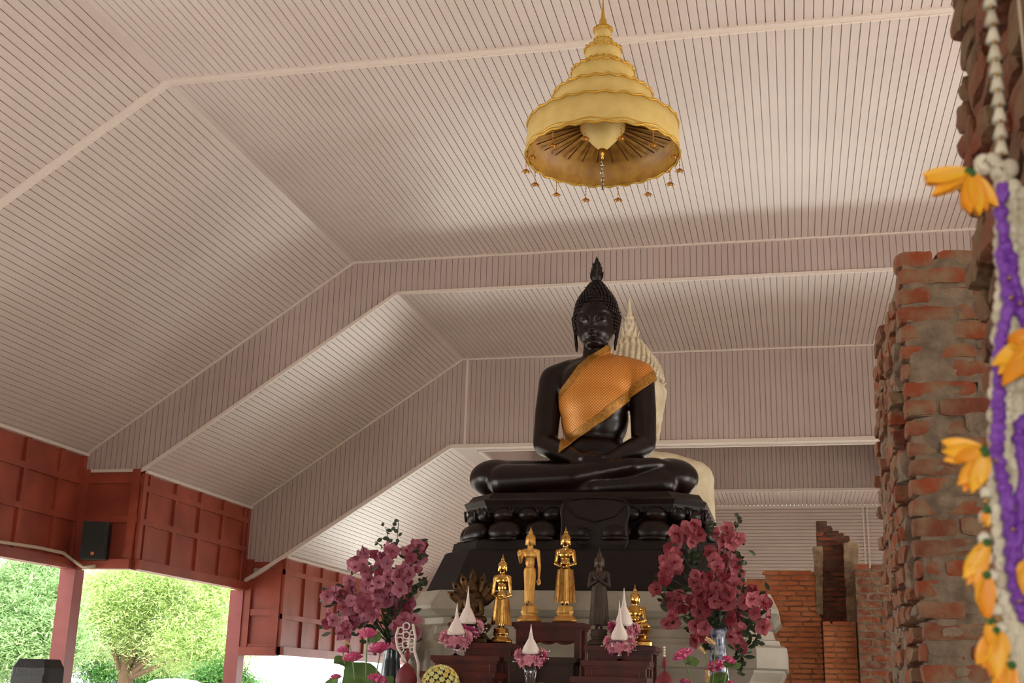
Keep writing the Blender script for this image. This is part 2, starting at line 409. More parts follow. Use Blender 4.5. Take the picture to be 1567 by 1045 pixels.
# red panelled upper side walls with battens, and the short returns between tiers
def red_side(name, X, ya, yb, z0, z1, rails, y_first, s, step=.96):
    mb = MB(); x = lambda d: mir(s, X+d)
    mb.span((x(0), ya, z0), (x(-.08), yb, z1))
    mb.span((x(.0), ya, z0), (x(.14), yb, z0+.16))
    for r in rails: mb.span((x(0), ya, r-.05), (x(.055), yb, r+.05))
    y = y_first
    while y > ya: y -= step
    y += step
    while y < yb:
        mb.span((x(0), y-.05, z0), (x(.05), y+.05, z1)); y += step
    mb.span((x(0), ya, z0), (x(.06), ya+.12, z1)); mb.span((x(0), yb-.1, z0), (x(.06), yb, z1))
    struct(mb, name, M['red'])
def red_return(name, Y, xa, xb, z0, z1, rails, s):
    mb = MB()
    mb.span((mir(s, xa), Y, z0), (mir(s, xb), Y+.08, z1)); mb.span((mir(s, xa), Y-.12, z0), (mir(s, xb), Y, z0+.16))
    for r in rails: mb.span((mir(s, xa), Y-.05, r-.06), (mir(s, xb), Y, r+.06))
    for x in (xa, xb): mb.span((mir(s, x-.01), Y-.07, z0), (mir(s, x+(.14 if x == xa else -.14)), Y, z1))
    struct(mb, name, M['red'])
for s, n in ((-1, 'left'), (1, 'right')):
    red_side('wall_%s' % n, A1[0], YN, Y1, 3.35, 5.33, (4.84, 4.2), 17.0, s)
    red_side('wall_%s_middle' % n, B1[0], Y1, Y2, 3.36, 5.02, (4.74, 4.17), 19.9, s)
    red_side('wall_%s_far' % n, D1[0], Y2, Y3, 2.12, 4.02, (3.73, 2.86), 24.12, s)
    red_return('wall_%s_return' % n, Y1, -11.86, -10.76, 3.36, 5.05, (4.87, 4.2), s)
    red_return('wall_%s_return_far' % n, Y2+.03, -10.685, -9.91, 2.1, 3.97, (3.86, 2.93, 2.26), s)
# steel posts
def post(x, y, label, w=.28, h=3.4, vis=True):
    t = thing('steel_post', (x, y, 0), label, 'post', 'red steel posts of the hall')
    mb = MB(); mb.box((x, y, h/2), (w, w, h)); mb.build('shaft', M['col'], t)
    mb = MB(); mb.box((x, y, .03), (w*1.6, w*1.6, .06)); mb.build('base_plate', M['col'], t)
post(-11.89, 18.72, 'red-painted steel post under the wall loudspeaker', .28, 3.36)
post(-10.835, 23.06, 'red-painted steel post where the slatted soffit comes down, right of the big tree', .28, 3.36)
def plain_post(x, y):
    mb = MB(); mb.box((x, y, 1.68), (.28, .28, 3.36)); o = mb.build('steel_post', M['col'], None)
    tag(o, 'red-painted steel post left of the black loudspeaker, just outside the picture', 'post')
plain_post(-11.89, 12.6)
mb = MB(); mb.span((-12.6, -6.5, -.1), (8.8, 31.5, 0)); struct(mb, 'floor', M['floor'])
mb = MB(); mb.span((-110, -60, -.4), (80, 130, -.15)); struct(mb, 'ground', M['ground'])
mb = MB()                                            # roof sheets over the ceilings, seen from nowhere inside
for pts, ya, yb in (((A1, A0), YN, Y1+.1), ((B1, B0), Y1+.1, Y2+.1), ((D1, D0), Y2+.1, Y3+.1)):
    P_ = sym(list(pts))
    for p, q in zip(P_, P_[1:]):
        lift = 1.7 if pts[0] == D1 and abs(p[1]-q[1]) < .01 else .12
        mb.add([(p[0], ya, p[1]+lift), (q[0], ya, q[1]+lift), (q[0], yb, q[1]+lift), (p[0], yb, p[1]+lift)], [(0, 1, 2, 3)])
struct(mb, 'roof', M['trim'])

# ================================================================== LOUDSPEAKERS, CABLE
c = W(147, 828, Y=18.45); t = thing('wall_speaker', c, 'black boxy loudspeaker hung on the red wall corner above the post', 'loudspeaker')
rz = .35
def loc_box(c, off, d, rz, mb): 
    m = Matrix.Rotation(rz, 3, 'Z'); return mb.box(V(c) + m @ V(off), d, rz)
mb = MB(); loc_box(c, (0, 0, 0), (.42, .3, .62), rz, mb); mb.build('cabinet', M['spk'], t)
mb = MB(); loc_box(c, (0, -.16, 0), (.37, .03, .57), rz, mb)
for i in range(18): loc_box(c, (-.17+i*.02, -.178, 0), (.004, .006, .56), rz, mb)
g = mb.build('grille', M['grille'], t)
mb = MB(); loc_box(c, (.0, -.182, -.22), (.05, .01, .05), rz, mb); tag(mb.build('badge', M['orange'], t), 'small square orange badge')
mb = MB(); mb.bar(c + V((0, .1, 0)), (c.x, Y1-.02, c.z), .06, .06); mb.build('bracket', M['spk'], t)
P_ = [W(x, y, X=-11.722) for x, y in ((-60, 820), (0, 829), (60, 838), (97, 846), (110, 856))] + [W(128, 868, Y=18.44), W(146, 866, Y=18.44)]
mb = MB(); mb.tube(P_, .028, 8); tag(mb.build('cable_conduit', M['cable'], None, True), 'pale conduit running along the red wall beam to the wall speaker', 'conduit')
c = W(58, 1030, Y=11); t = thing('floor_speaker', (c.x, c.y, 0), 'black loudspeaker top at the lower left in front of the trees', 'loudspeaker')
mb = MB(); mb.stack((c.x, c.y, 0), [(.2, .16, .03, .95), (.2, .16, .03, 1.68), (.165, .13, .03, 1.76), (.16, .12, .03, 1.765)]); mb.build('cabinet', M['spk'], t)
mb = MB(); mb.box((c.x, c.y-.165, 1.3), (.34, .02, .62)); mb.build('grille', M['grille'], t)
mb = MB(); mb.box((c.x, c.y, .475), (.06, .06, .95)); mb.box((c.x, c.y, .02), (.45, .4, .04)); mb.build('stand', M['spk'], t)

# ================================================================== TREES AND OUTSIDE
def tree(name, label, x, y, h, crowns, n, m, leaf=.3, trunk=.35, cat='tree'):
    t = thing(name, (x, y, -.15), label, cat)
    mb = MB(); mb.tube([(x, y, -.15), (x+.1, y, h*.25), (x-.1, y, h*.38), (x+.05, y, h*.5)], [trunk, trunk*.8, trunk*.5, trunk*.1], 10)
    for cx, cyy, cz, r in crowns:
        mb.tube([(x, y, h*.22), ((x+cx)/2, (y+cyy)/2, (h*.3+cz)/2), (cx, cyy, cz)], [trunk*.35, trunk*.2, trunk*.05], 7)
    mb.build('trunk', M['trunk'], t, True)
    mb = MB(); tot = sum(q[3]**2 for q in crowns)
    for cx, cyy, cz, r in crowns:
        for _ in range(int(n*5.5*r*r/tot/7)):
            d = V((R.gauss(0, 1), R.gauss(0, 1), R.gauss(0, 1))).normalized(); q = V((cx, cyy, cz)) + V((d.x*r, d.y*r, d.z*r*.75))*R.uniform(.2, 1.05)
            mb.tint = R.random()
            for _ in range(7):
                e = V((R.gauss(0, 1), R.gauss(0, 1), R.gauss(0, .5))); b = q + e*leaf*.9
                mb.petal(b, V((R.gauss(0, 1), R.gauss(0, 1), R.gauss(0, .6))), V((R.gauss(0, .4), R.gauss(0, .4), 1)), leaf*.6*R.uniform(.7, 1.3), leaf*.42, .1, 1)
    mb.build('foliage', m, t)
def T(px, py, Y, r): p = W(px, py, Y=Y); return (p.x, p.y, p.z, r)
c = W(190, 1030, Y=43)
tree('shade_tree', 'big yellow-green tree with a forked trunk between the two posts', c.x, 43, 7,
     [T(190, 930, 43, 2.26), T(250, 900, 43, 1.92), T(150, 960, 42, 1.58), T(310, 940, 43, 1.69), T(290, 985, 42, 1.58), T(230, 985, 44, 1.69), T(335, 900, 44, 1.02), T(150, 900, 44, 1.36), T(330, 1005, 42, 1.47), T(205, 880, 44, 1.13)], 10500, M['tleaf'])
c = W(45, 1040, Y=29)
tree('broadleaf_tree', 'cooler green tree seen left of the wall speaker post', c.x, 29, 5.4,
     [T(35, 960, 29, 1.20), T(70, 920, 30, 0.95), T(10, 905, 30, 1.03), T(80, 985, 29, 0.95), T(5, 1000, 28, 1.12), T(50, 880, 31, 0.86), T(-40, 930, 29, 1.29)], 8000, M['tleaf2'])
c = W(150, 1040, Y=49)
tree('rounded_bush', 'low green bush behind the forked tree, beside the left post', c.x, 49, 3,
     [T(130, 1000, 49, 1.2), T(160, 1030, 49, 1.2), T(250, 1035, 50, 1.4), T(215, 1045, 50, 1.2)], 3000, M['tleaf3'], trunk=.15, cat='bush')
c = W(345, 1040, Y=40)
tree('rounded_bush', 'low green bush at the foot of the right post', c.x, 40, 3, [T(335, 1045, 40, .9), T(355, 1055, 40, .8), T(380, 985, 40, .3)], 2200, M['tleaf3'], trunk=.15, cat='bush')
c = W(268, 1045, Y=30); t = thing('canopy_roof', (c.x, 30, 0), 'small white canopy roof outside under the yellow-green tree', 'roof')
mb = MB(); mb.stack((c.x, 30, 0), [(.5, .6, .05, c.z-.1), (.5, .6, .05, c.z), (.38, .45, .05, c.z+.07), (.1, .1, .02, c.z+.11)]); mb.build('roof_sheet', M['roofw'], t)
for sx in (-1, 1):
    for sy_ in (-1, 1): 
        mb = MB(); mb.span((c.x+sx*.42-.03, 30+sy_*.5-.03, -.15), (c.x+sx*.42+.03, 30+sy_*.5+.03, c.z-.08)); mb.build('leg', M['roofw'], t)

# ================================================================== HANGING UMBRELLA
UX, UY = -1.447, 9.5; RIM = 6.012
t = thing('tiered_umbrella', (UX, UY, RIM), 'cream and gold five-tiered ceremonial umbrella hanging from the ceiling', 'umbrella')
def zf(py, r): return W(922, py, Y=UY-r).z       # height of a front rim seen at a photo row
tiers = [(.655, RIM, zf(139, .645)), (.435, zf(141, .43), zf(113, .425)), (.275, zf(115, .27), zf(88, .27)), (.158, zf(85, .155), zf(64, .155)), (.076, zf(58, .075), zf(40, .072))]
for i, (r, z0, z1) in enumerate(tiers):
    out = MB(); gb = MB()
    nr = tiers[i+1][0] if i < 4 else .02; nz = tiers[i+1][1] if i < 4 else z1+.02
    n = 64; r1 = r*.985
    prof = [(r, z0-RIM), (r*1.004, (z0+z1)/2-RIM), (r1, z1-RIM), (nr*.96, nz-RIM+.004), (nr*.96, nz-RIM)]
    vs = []; fs = []
    out.lathe((UX, UY, RIM), prof[:4], n, close=False)
    for zz, rr, w in ((z0, r, .012), (z1, r1, .011)):
        ring = [V((UX+(rr+.004)*math.cos(2*PI*q/96), UY+(rr+.004)*math.sin(2*PI*q/96), zz+.010*math.sin(q*2*PI/96*(26-3*i)))) for q in range(97)]
        gb.tube(ring, [w*(1+.25*math.sin(q*2.1)) for q in range(97)], 6)
    if i == 0:
        ring = [V((UX+(rr+.006)*math.cos(2*PI*q/96), UY+(rr+.006)*math.sin(2*PI*q/96), z0+.035+.008*math.sin(q*.9))) for q in range(97)]
        gb.tube(ring, .009, 6)
    sk = out.build('cloth_tier', M['fabric'], t, True)
    tag(gb.build('gold_braid', M['gbraid'], sk, True), 'wavy gold braid edging')
mb = MB(); r, z0, z1 = tiers[0]
mb.lathe((UX, UY, RIM), [(r-.012, .004), (r-.012, z1-z0-.03), (.1, z1-z0+.03)], 64, close=False); mb.build('lining', M['lining'], t, True)
mb = MB()
for q in range(28):
    a = 2*PI*q/28; mb.tube([(UX+.1*math.cos(a), UY+.1*math.sin(a), z1+.035), (UX+(r-.03)*math.cos(a), UY+(r-.03)*math.sin(a), z1-.055)], .006, 5)
mb.build('ribs', M['rib'], t)
cup = W(923, 232, Y=UY).z; top = z1+.02
mb = MB(); mb.lathe((UX, UY, 0), [(.02, cup+.01), (.06, cup+.045), (.13, cup+.12), (.19, cup+.2), (.205, cup+.27), (.2, top)], 32); mb.build('centre_cone', M['fabric'], t, True)
mb = MB(); mb.lathe((UX, UY, 0), [(.004, cup-.075), (.014, cup-.055), (.018, cup-.03), (.03, cup-.015), (.026, cup), (.034, cup+.015), (.02, cup+.03)], 20); mb.build('gold_tip', M['gold'], t, True)
mb = MB(); e = W(923, 288, Y=UY).z
mb.tube([(UX, UY, cup-.07), (UX, UY, e)], .003, 5)
for q in range(8): mb.ell((UX+R.uniform(-.01, .01), UY, cup-.1-(cup-.1-e)*q/7), (.018 if q % 2 else .012,)*2+(.014,), 8, 5)
mb.build('crystal_strand', M['glass'], t, True)
mb = MB(); zt = tiers[4][2]
mb.lathe((UX, UY, 0), [(.074, zt), (.045, zt+.025), (.05, zt+.045), (.03, zt+.07), (.036, zt+.09), (.02, zt+.12), (.012, zt+.19), (.006, zt+.27)], 20); mb.build('finial', M['gbraid'], t, True)
mb = MB(); mb.tube([(UX, UY, zt+.2), (UX, UY, A0[1])], .006, 6); mb.build('hanging_rod', M['gbraid'], t)
pend = None
for q in range(14):
    a = 2*PI*(q+.35)/14; p = V(((r-.0)*math.cos(a), (r-.0)*math.sin(a), 0))
    if pend is None:
        mb = MB(); mb.tube([(0, 0, .02), (0, 0, -.13)], .0022, 4)
        for j in range(4): mb.ell((0, 0, .0-.03*j), .007, 6, 4)
        for j in range(6):
            b = 2*PI*j/6; mb.petal((0, 0, -.125), (math.cos(b), math.sin(b), -.7), (0, 0, 1), .05, .03, .3, 2)
        mb.ell((0, 0, -.14), (.02, .02, .018), 8, 5)
        pend = link('flower_pendant', mb.mesh('flower_pendant'), M['drop'], t); pend.location = p
    else: copy_part(pend, t, p)

# ================================================================== THE GREAT DARK SEATED BUDDHA
YB = 13.5; KX = 7.62e-3; XC = W(912, 490, Y=YB).x
def Fp(px, py, dy=0): return W(px, py, Y=YB+dy)
def Hp(dx, py, dy=0): p = W(912, py, Y=YB+dy); return V((XC+dx*KX, YB+dy, p.z))
KX2 = KX
base = V((XC, YB, 3.62))
def seated_body(F_, H_, K, face=True):
    b = MB(); e = lambda c, rx, ry, rz: b.ell(c, (rx*K, ry, rz*K), 24, 16)
    s = K/KX
    e(H_(0, 492), 31.5, .27*s, 41); e(H_(0, 508, -.05*s), 26, .2*s, 25); e(H_(0, 525, -.12*s), 15, .11*s, 9)
    b.cap(H_(0, 515), H_(0, 556), 18*K, 21*K, 20)
    e(H_(0, 590, .02*s), 60, .34*s, 44); e(H_(0, 562, .03*s), 52, .2*s, 17); e(H_(0, 640, .03*s), 50, .3*s, 60); e(H_(0, 615, -.04*s), 52, .3*s, 52)
    e(H_(0, 700, .0), 56, .34*s, 34)
    for d in (-1, 1):
        b.cap(H_(d*38, 565, .03*s), H_(d*66, 578, .03*s), 17*K, 21*K, 18)
        cx = -1 if d < 0 else 1
        elb = F_(834, 680, -.08*s) if d < 0 else F_(985, 680, -.08*s)
        sh = F_(846, 583, .03*s) if d < 0 else F_(980, 580, .03*s)
        mid = (sh+elb)/2 + V((d*.012*s, 0, 0))
        b.cap(sh, mid, 21.5*K, 20*K, 18); b.cap(mid, elb, 20*K, 18.5*K, 18)
        wr = F_(886, 703, -.56*s) if d < 0 else F_(936, 703, -.56*s)
        m2 = (elb+wr)/2 + V((0, 0, 0)); b.cap(elb, m2, 18.5*K, 15.5*K, 18); b.cap(m2, wr, 15.5*K, 10.5*K, 18)
    # hands laid one on the other, palms up, fingers slightly unequal
    for d, yy, lift in ((-1, 700, 0), (1, 706, 0)):
        wx = 890 if d < 0 else 932
        pc = F_(wx - d*9, yy, -.6*s); b.ell(pc, (15*K, .095*s, 6.5*K), 16, 10)
        for q, (ln, off) in enumerate(((22, -.075), (27, -.03), (26, .015), (20, .055))):
            st = F_(wx - d*16, yy-.5, (-.6+off)*s); en = F_(wx - d*(16+ln), yy-2.5-q*.3, (-.61+off)*s)
            mdl = (st+en)/2 + V((0, 0, .006*s)); b.cap(st, mdl, 3.4*K, 3.1*K, 8); b.cap(mdl, en, 3.1*K, 2.5*K, 8)
        b.cap(F_(wx-d*4, yy-3, -.54*s), F_(wx-d*19, yy-9, -.56*s), 3.8*K, 2.9*K, 8)
    # folded legs
    e(H_(0, 738, .1*s), 92, .5*s, 27)
    b.cap(F_(858, 734, -.02*s), F_(752, 731, -.22*s), 29*K, 26*K, 22)
    b.cap(F_(965, 734, -.02*s), F_(1034, 730, -.22*s), 29*K, 26*K, 22)
    b.ell(F_(760, 733, -.2*s), (41*K, .3*s, 29*K), 24, 14); b.ell(F_(1026, 732, -.2*s), (41*K, .3*s, 29*K), 24, 14)
    b.cap(F_(772, 736, -.42*s), F_(880, 730, -.62*s), 25*K, 20*K, 20); b.cap(F_(880, 730, -.62*s), F_(968, 713, -.62*s), 20*K, 13*K, 18)
    b.cap(F_(968, 713, -.62*s), F_(1004, 709, -.5*s), 12*K, 9*K, 14); b.cap(F_(1004, 709, -.5*s), F_(1034, 712, -.36*s), 9*K, 4*K, 14)
    b.cap(F_(1012, 740, -.4*s), F_(910, 747, -.6*s), 24*K, 18*K, 20); b.cap(F_(910, 747, -.6*s), F_(830, 754, -.55*s), 18*K, 10*K, 16)
    if face:
        g = -.262*s
        for d in (-1, 1):
            b.cap(H_(d*2.6, 484, g-.012*s), H_(d*9, 475.5, g+.006*s), 1.3*K, 1.4*K, 8); b.cap(H_(d*9, 475.5, g+.006*s), H_(d*18, 474, g+.036*s), 1.4*K, 1.3*K, 8); b.cap(H_(d*18, 474, g+.036*s), H_(d*26, 479, g+.095*s), 1.3*K, 1*K, 8)
            b.ell(H_(d*13, 485.5, g+.034*s), (7.5*K, .04*s, 3.6*K), 14, 8); b.cap(H_(d*6.5, 488.8, g-.004*s), H_(d*20, 488, g+.04*s), .9*K, .8*K, 8)
            b.ell(H_(d*4, 503, g-.055*s), (2.8*K, .026*s, 2.1*K), 10, 8)
            b.cap(H_(0, 511, g-.03*s), H_(d*5, 510.4, g-.024*s), 1.5*K, 1.4*K, 8); b.cap(H_(d*5, 510.4, g-.024*s), H_(d*11, 508.4, g+.012*s), 1.4*K, .8*K, 8)
            b.cap(H_(0, 514.8, g-.026*s), H_(d*7, 513.4, g-.008*s), 1.8*K, 1.3*K, 8)
            # long-lobed ears
            b.cap(H_(d*33, 481, .02*s), H_(d*36, 487, .04*s), 3*K, 4*K, 8); b.cap(H_(d*36, 487, .04*s), H_(d*33.5, 506, .03*s), 4*K, 3*K, 8)
            b.cap(H_(d*33.5, 506, .03*s), H_(d*30, 527, .0), 3*K, 3.2*K, 8); b.cap(H_(d*30, 527, .0), H_(d*29.5, 537, -.01*s), 3.2*K, 2*K, 8)
            b.cap(H_(d*36, 480, .05*s), H_(d*40, 477, .06*s), 2*K, .9*K, 6)
        b.cap(H_(0, 482, g-.015*s), H_(0, 503, g-.07*s), 1.9*K, 3.3*K, 12)
    return b
hb = seated_body(Fp, Hp, KX)
t = thing('seated_buddha', base, 'large dark bronze seated buddha with an orange sash on the black pedestal', 'statue')
body = clampz(relax(fuse(hb, base, .0125, 3), 1.62, 16))
bo = link('body', body, M['black'], t, True)
def hair(F_, H_, K, t, m, flame_pts, s=1, curl=2.9, ymax=999):
    prof = [(6, 430), (11, 434), (16, 440), (20, 446), (25, 452), (29, 458), (32, 465), (34, 473), (35, 481), (35, 489), (34.5, 497), (33, 503)]
    prof = [q for q in prof if q[1] <= ymax]
    mb = MB(); vs = [(r_*K*.95, H_(0, y_).z) for r_, y_ in prof]
    cx, cyy = H_(0, 480).x, H_(0, 480, .035*s).y
    hl = H_(0, 470, -.2*s).z
    pts = [(q[0], q[1]) for q in vs]
    b2 = MB(); b2.lathe((cx, cyy, 0), list(reversed([p for p in pts if p[1] > hl-.03*s])), 32, 1, 1.0)
    lowp = [p for p in pts if p[1] <= hl]
    for r_, zz in lowp:                              # back and sides only below the hairline
        b2.ell((cx, cyy+.03*s, zz), (r_*1.01, r_*.98, .045*s), 24, 6)
    ob = b2.build('hair', m, t, True)
    mb = MB()
    for i in range(17):
        f = i/16*(len(pts)-1); j = min(int(f), len(pts)-2); r_ = pts[j][0]+(pts[j+1][0]-pts[j][0])*(f-j); zz = pts[j][1]+(pts[j+1][1]-pts[j][1])*(f-j)
        n = max(6, int(2*PI*r_/(curl*K*1.9)))
        for q in range(n):
            a = 2*PI*(q+.5*(i % 2))/n; x, y = math.cos(a), math.sin(a)
            lim = hl + (.0 if abs(x) < .6 else -(abs(x)-.6)*.75*s)
            if y < .1 and zz < lim: continue
            mb.ell((cx+x*r_*1.03, cyy+y*r_*1.03, zz), (curl*K*.8, curl*K*.8, curl*K*.75), 7, 5)
    mb.build('hair_curls', m, t, True)
    return cx, cyy
hx, hy = hair(Fp, Hp, KX, t, M['black'], None)
mb = MB(); z0 = Fp(912, 431).z; z1 = Fp(911, 391).z; h = z1-z0
mb.lathe((hx, hy, z0), [(.03, -.02), (.05, 0), (.04, h*.05), (.055, h*.1), (.068, h*.2), (.07, h*.33), (.055, h*.45), (.05, h*.55), (.036, h*.68), (.028, h*.75), (.016, h*.88), (.003, h)], 24, lobes=8, amp=.16)
for i in range(3):
    for q in range(8): 
        a = 2*PI*(q+.5*i)/8; rr = .064-.012*i; mb.petal((hx+rr*math.cos(a), hy+rr*math.sin(a), z0+h*(.12+.17*i)), (math.cos(a)*.25, math.sin(a)*.25, 1), (-math.cos(a), -math.sin(a), .2), .1, .035, .2, 3)
mb.build('flame_finial', M['black'], t, True)
# sash cut from the body's own surface
def cutplane(bm, a, b, keep):
    "keep the side of the photo line a-b on which point keep lies"
    pa, pb, pk = W(a[0], a[1], Y=YB) - EYE, W(b[0], b[1], Y=YB) - EYE, W(keep[0], keep[1], Y=YB) - EYE
    n = pa.cross(pb).normalized()
    if n.dot(pk) < 0: n = -n
    bmesh.ops.bisect_plane(bm, geom=bm.verts[:]+bm.edges[:]+bm.faces[:], plane_co=EYE - base, plane_no=n, clear_inner=True)
def cloth(lines, off, thick, name, m, parent):
    bm = bmesh.new(); bm.from_mesh(body)
    bmesh.ops.bisect_plane(bm, geom=bm.verts[:]+bm.edges[:]+bm.faces[:], plane_co=V((0, .22, 0)), plane_no=V((0, 1, 0)), clear_outer=True)
    for l in lines: cutplane(bm, *l)
    # drop anything not joined to the big piece (forearm and lap scraps)
    seen = set(); best = []
    for f in bm.faces:
        if f in seen: continue
        st = [f]; comp = []; seen.add(f)
        while st:
            q = st.pop(); comp.append(q)
            for e in q.edges:
                for g in e.link_faces:
                    if g not in seen: seen.add(g); st.append(g)
        if len(comp) > len(best): best = comp
    bs = set(best); bmesh.ops.delete(bm, geom=[f for f in bm.faces if f not in bs], context='FACES')
    bm.normal_update()
    for _ in range(24): bmesh.ops.smooth_vert(bm, verts=[v for v in bm.verts if not v.is_boundary], factor=.5, use_axis_x=True, use_axis_y=True, use_axis_z=True)
    bm.normal_update()
    for v in bm.verts: v.co += v.normal*off
    me = bpy.data.meshes.new(name); bm.to_mesh(me); bm.free(); me.materials.clear()
    o = link(name, me, m, parent, True); sd = o.modifiers.new('s', 'SOLIDIFY'); sd.thickness = thick; sd.offset = 1
    return o
ctr = (925, 600)
edges = [((926, 528), (880, 566), ctr), ((886, 561), (859, 598), ctr), ((859, 592), (857, 700), ctr), ((1016, 571), (860, 692), ctr), ((915, 524), (1020, 572), ctr), ((1014, 560), (1014, 600), ctr)]
robe = cloth(edges, .016, .012, 'sash', M['robe'], t)
def border(i, w, name):
    par = robe
    (a, b, c_) = edges[i]; d = V((b[0]-a[0], b[1]-a[1])); n = V((-d.y, d.x)).normalized()
    if n.dot(V((c_[0]-a[0], c_[1]-a[1]))) < 0: n = -n
    a2 = (a[0]+n.x*w, a[1]+n.y*w); b2 = (b[0]+n.x*w, b[1]+n.y*w)
    far = (a[0]-n.x*30, a[1]-n.y*30)
    return cloth(edges + [(a2, b2, far)], .024, .008, name, M['rtrim'], par)
for i, w in ((3, 14), (0, 10), (1, 9)):
    tag(border(i, w, 'sash_border'), 'gold woven border of the sash')
# tail of the sash folded over the far shoulder
# pedestal
PX, PY = -2.165, 13.62
pt = thing('lotus_pedestal', (PX, PY, 2.55), 'black lotus pedestal with round petals under the dark buddha', 'pedestal')
mb = MB()
mb.stack((PX, PY, 0), [(1.27, .98, .3, 3.40), (1.3, 1.0, .3, 3.48), (1.32, 1.02, .3, 3.53), (1.28, .98, .3, 3.56), (1.24, .95, .3, 3.62)]); mb.build('seat_slab', M['blackwood'], pt)
mb = MB(); mb.stack((PX, PY, 0), [(1.3, 1.02, .3, 3.08), (1.22, .94, .3, 3.14), (1.16, .88, .3, 3.24), (1.22, .92, .3, 3.34), (1.26, .96, .3, 3.41)]); mb.build('waist', M['blackwood'], pt)
def perim(a, b, h, n):
    P_ = [(a-h,-b), (a,-b+h), (a,b-h), (a-h,b), (-a+h,b), (-a,b-h), (-a,-b+h), (-a+h,-b)]; L_ = []
    for i in range(8):
        p, q = V(P_[i]), V(P_[(i+1) % 8]); m_ = max(1, round((q-p).length/n))
        for j in range(m_): L_.append((p+(q-p)*(j+.5)/m_, math.atan2((q-p).y, (q-p).x), (q-p).length/m_))
    return L_
mb = MB()
for p, a, w in perim(1.24, .95, .3, .27): mb.ell((PX+p.x, PY+p.y, 3.385), (w*.47, .1, .085), 16, 10, Matrix.Rotation(a, 3, 'Z'))
for p, a, w in perim(1.3, 1.0, .3, .28):
    rt = Matrix.Rotation(a, 3, 'Z')
    for sgn in (-1, 1): mb.tube([V((PX+p.x, PY+p.y, 3.44)) + rt @ V((sgn*w*.46, 0, -.1)), V((PX+p.x, PY+p.y, 3.44)) + rt @ V((sgn*w*.5, -.01, -.03)), V((PX+p.x, PY+p.y, 3.45)) + rt @ V((sgn*w*.4, -.02, .0))], .014, 6)
mb.build('upper_petals', M['blackwood'], pt, True)
mb = MB()
for p, a, w in perim(1.3, 1.0, .32, .36): 
    rt = Matrix.Rotation(a, 3, 'Z') @ Matrix.Rotation(-.35, 3, 'X')
    mb.ell((PX+p.x, PY+p.y, 3.2), (w*.48, .1, .125), 16, 10, rt)
    mb.ell(V((PX+p.x, PY+p.y, 3.115)) + Matrix.Rotation(a, 3, 'Z') @ V((0, -.075, 0)), (w*.4, .07, .03), 12, 6, Matrix.Rotation(a, 3, 'Z'))
mb.build('lower_petals', M['blackwood'], pt, True)
mb = MB(); mb.stack((PX, PY, 0), [(1.68, 1.32, .42, 2.55), (1.65, 1.3, .41, 2.6), (1.5, 1.14, .36, 2.98), (1.47, 1.12, .36, 3.0), (1.44, 1.09, .36, 3.0), (1.42, 1.07, .35, 3.1), (1.34, 1.0, .33, 3.12)]); mb.build('sloped_base', M['blackstone'], pt)
# draped front cloth carved with a round emblem
def front(px, py, Y=12.5): return W(px, py, Y=Y)
mb = MB(); pts = [(872, 762), (858, 775), (862, 800), (858, 830), (872, 846), (893, 855), (915, 859), (938, 855), (952, 846), (962, 828), (958, 800), (966, 776), (950, 762)]
for _ in range(2): pts = [q for i in range(len(pts)) for q in ((pts[i][0]*.75+pts[(i+1) % len(pts)][0]*.25, pts[i][1]*.75+pts[(i+1) % len(pts)][1]*.25), (pts[i][0]*.25+pts[(i+1) % len(pts)][0]*.75, pts[i][1]*.25+pts[(i+1) % len(pts)][1]*.75))]
F1 = [front(x, y, 12.54) for x, y in pts]; F2 = [p + V((0, .16, 0)) for p in F1]; n = len(F1)
mb.add(F1+F2, [tuple(range(n)), tuple(range(2*n-1, n-1, -1))] + [(i, n+i, n+(i+1) % n, (i+1) % n) for i in range(n)])
mb.tube([p + V((0, -.01, 0)) for p in F1], .016, 6)
mb.tube([front(x, y, 12.53) for x, y in ((866, 776), (880, 790), (910, 798), (940, 790), (956, 774))], .012, 6)
cc = front(893, 822, 12.53)
for rr in (.1, .075): mb.tube([cc + V((rr*math.cos(q*PI/12), 0, rr*math.sin(q*PI/12))) for q in range(25)], .009, 6)
for q in range(8): mb.tube([cc, cc + V((.07*math.cos(q*PI/4), 0, .07*math.sin(q*PI/4)))], .006, 5)
mb.build('front_drape', M['blackwood'], pt)

# stone plinth
MX, MY = -2.0, 13.75
t = thing('stone_plinth', (MX, MY, 0), 'wide stepped grey-white stone plinth carrying the black pedestal', 'plinth')
mb = MB(); hy_ = 1.62
mb.stack((MX, MY, 0), [(2.2, 1.9, .3, 0), (2.2, 1.9, .3, .9), (1.86, 1.68, .28, 1.0), (1.82, 1.66, .28, 1.55), (1.86, 1.68, .28, 1.72), (1.9, 1.7, .28, 1.8), (1.9, 1.7, .28, 1.82)]); mb.build('lower_block', M['marble'], t)
mb = MB(); mb.stack((MX, MY, 0), [(1.9, 1.7, .28, 1.82), (1.93, 1.72, .28, 1.84), (1.93, 1.72, .28, 2.03), (1.9, 1.7, .28, 2.05)]); mb.build('band', M['marble'], t)
mb = MB(); mb.stack((MX, MY, 0), [(1.86, 1.66, .28, 2.05), (1.86, 1.66, .28, 2.1), (1.81, 1.62, .28, 2.11), (1.8, 1.6, .28, 2.19), (1.75, 1.56, .28, 2.22), (1.75, 1.56, .28, 2.28), (1.8, 1.6, .28, 2.3), (1.86, 1.66, .28, 2.36), (1.86, 1.66, .28, 2.4), (1.8, 1.6, .28, 2.53), (1.79, 1.6, .28, 2.55)]); mb.build('moulded_top', M['marble'], t)

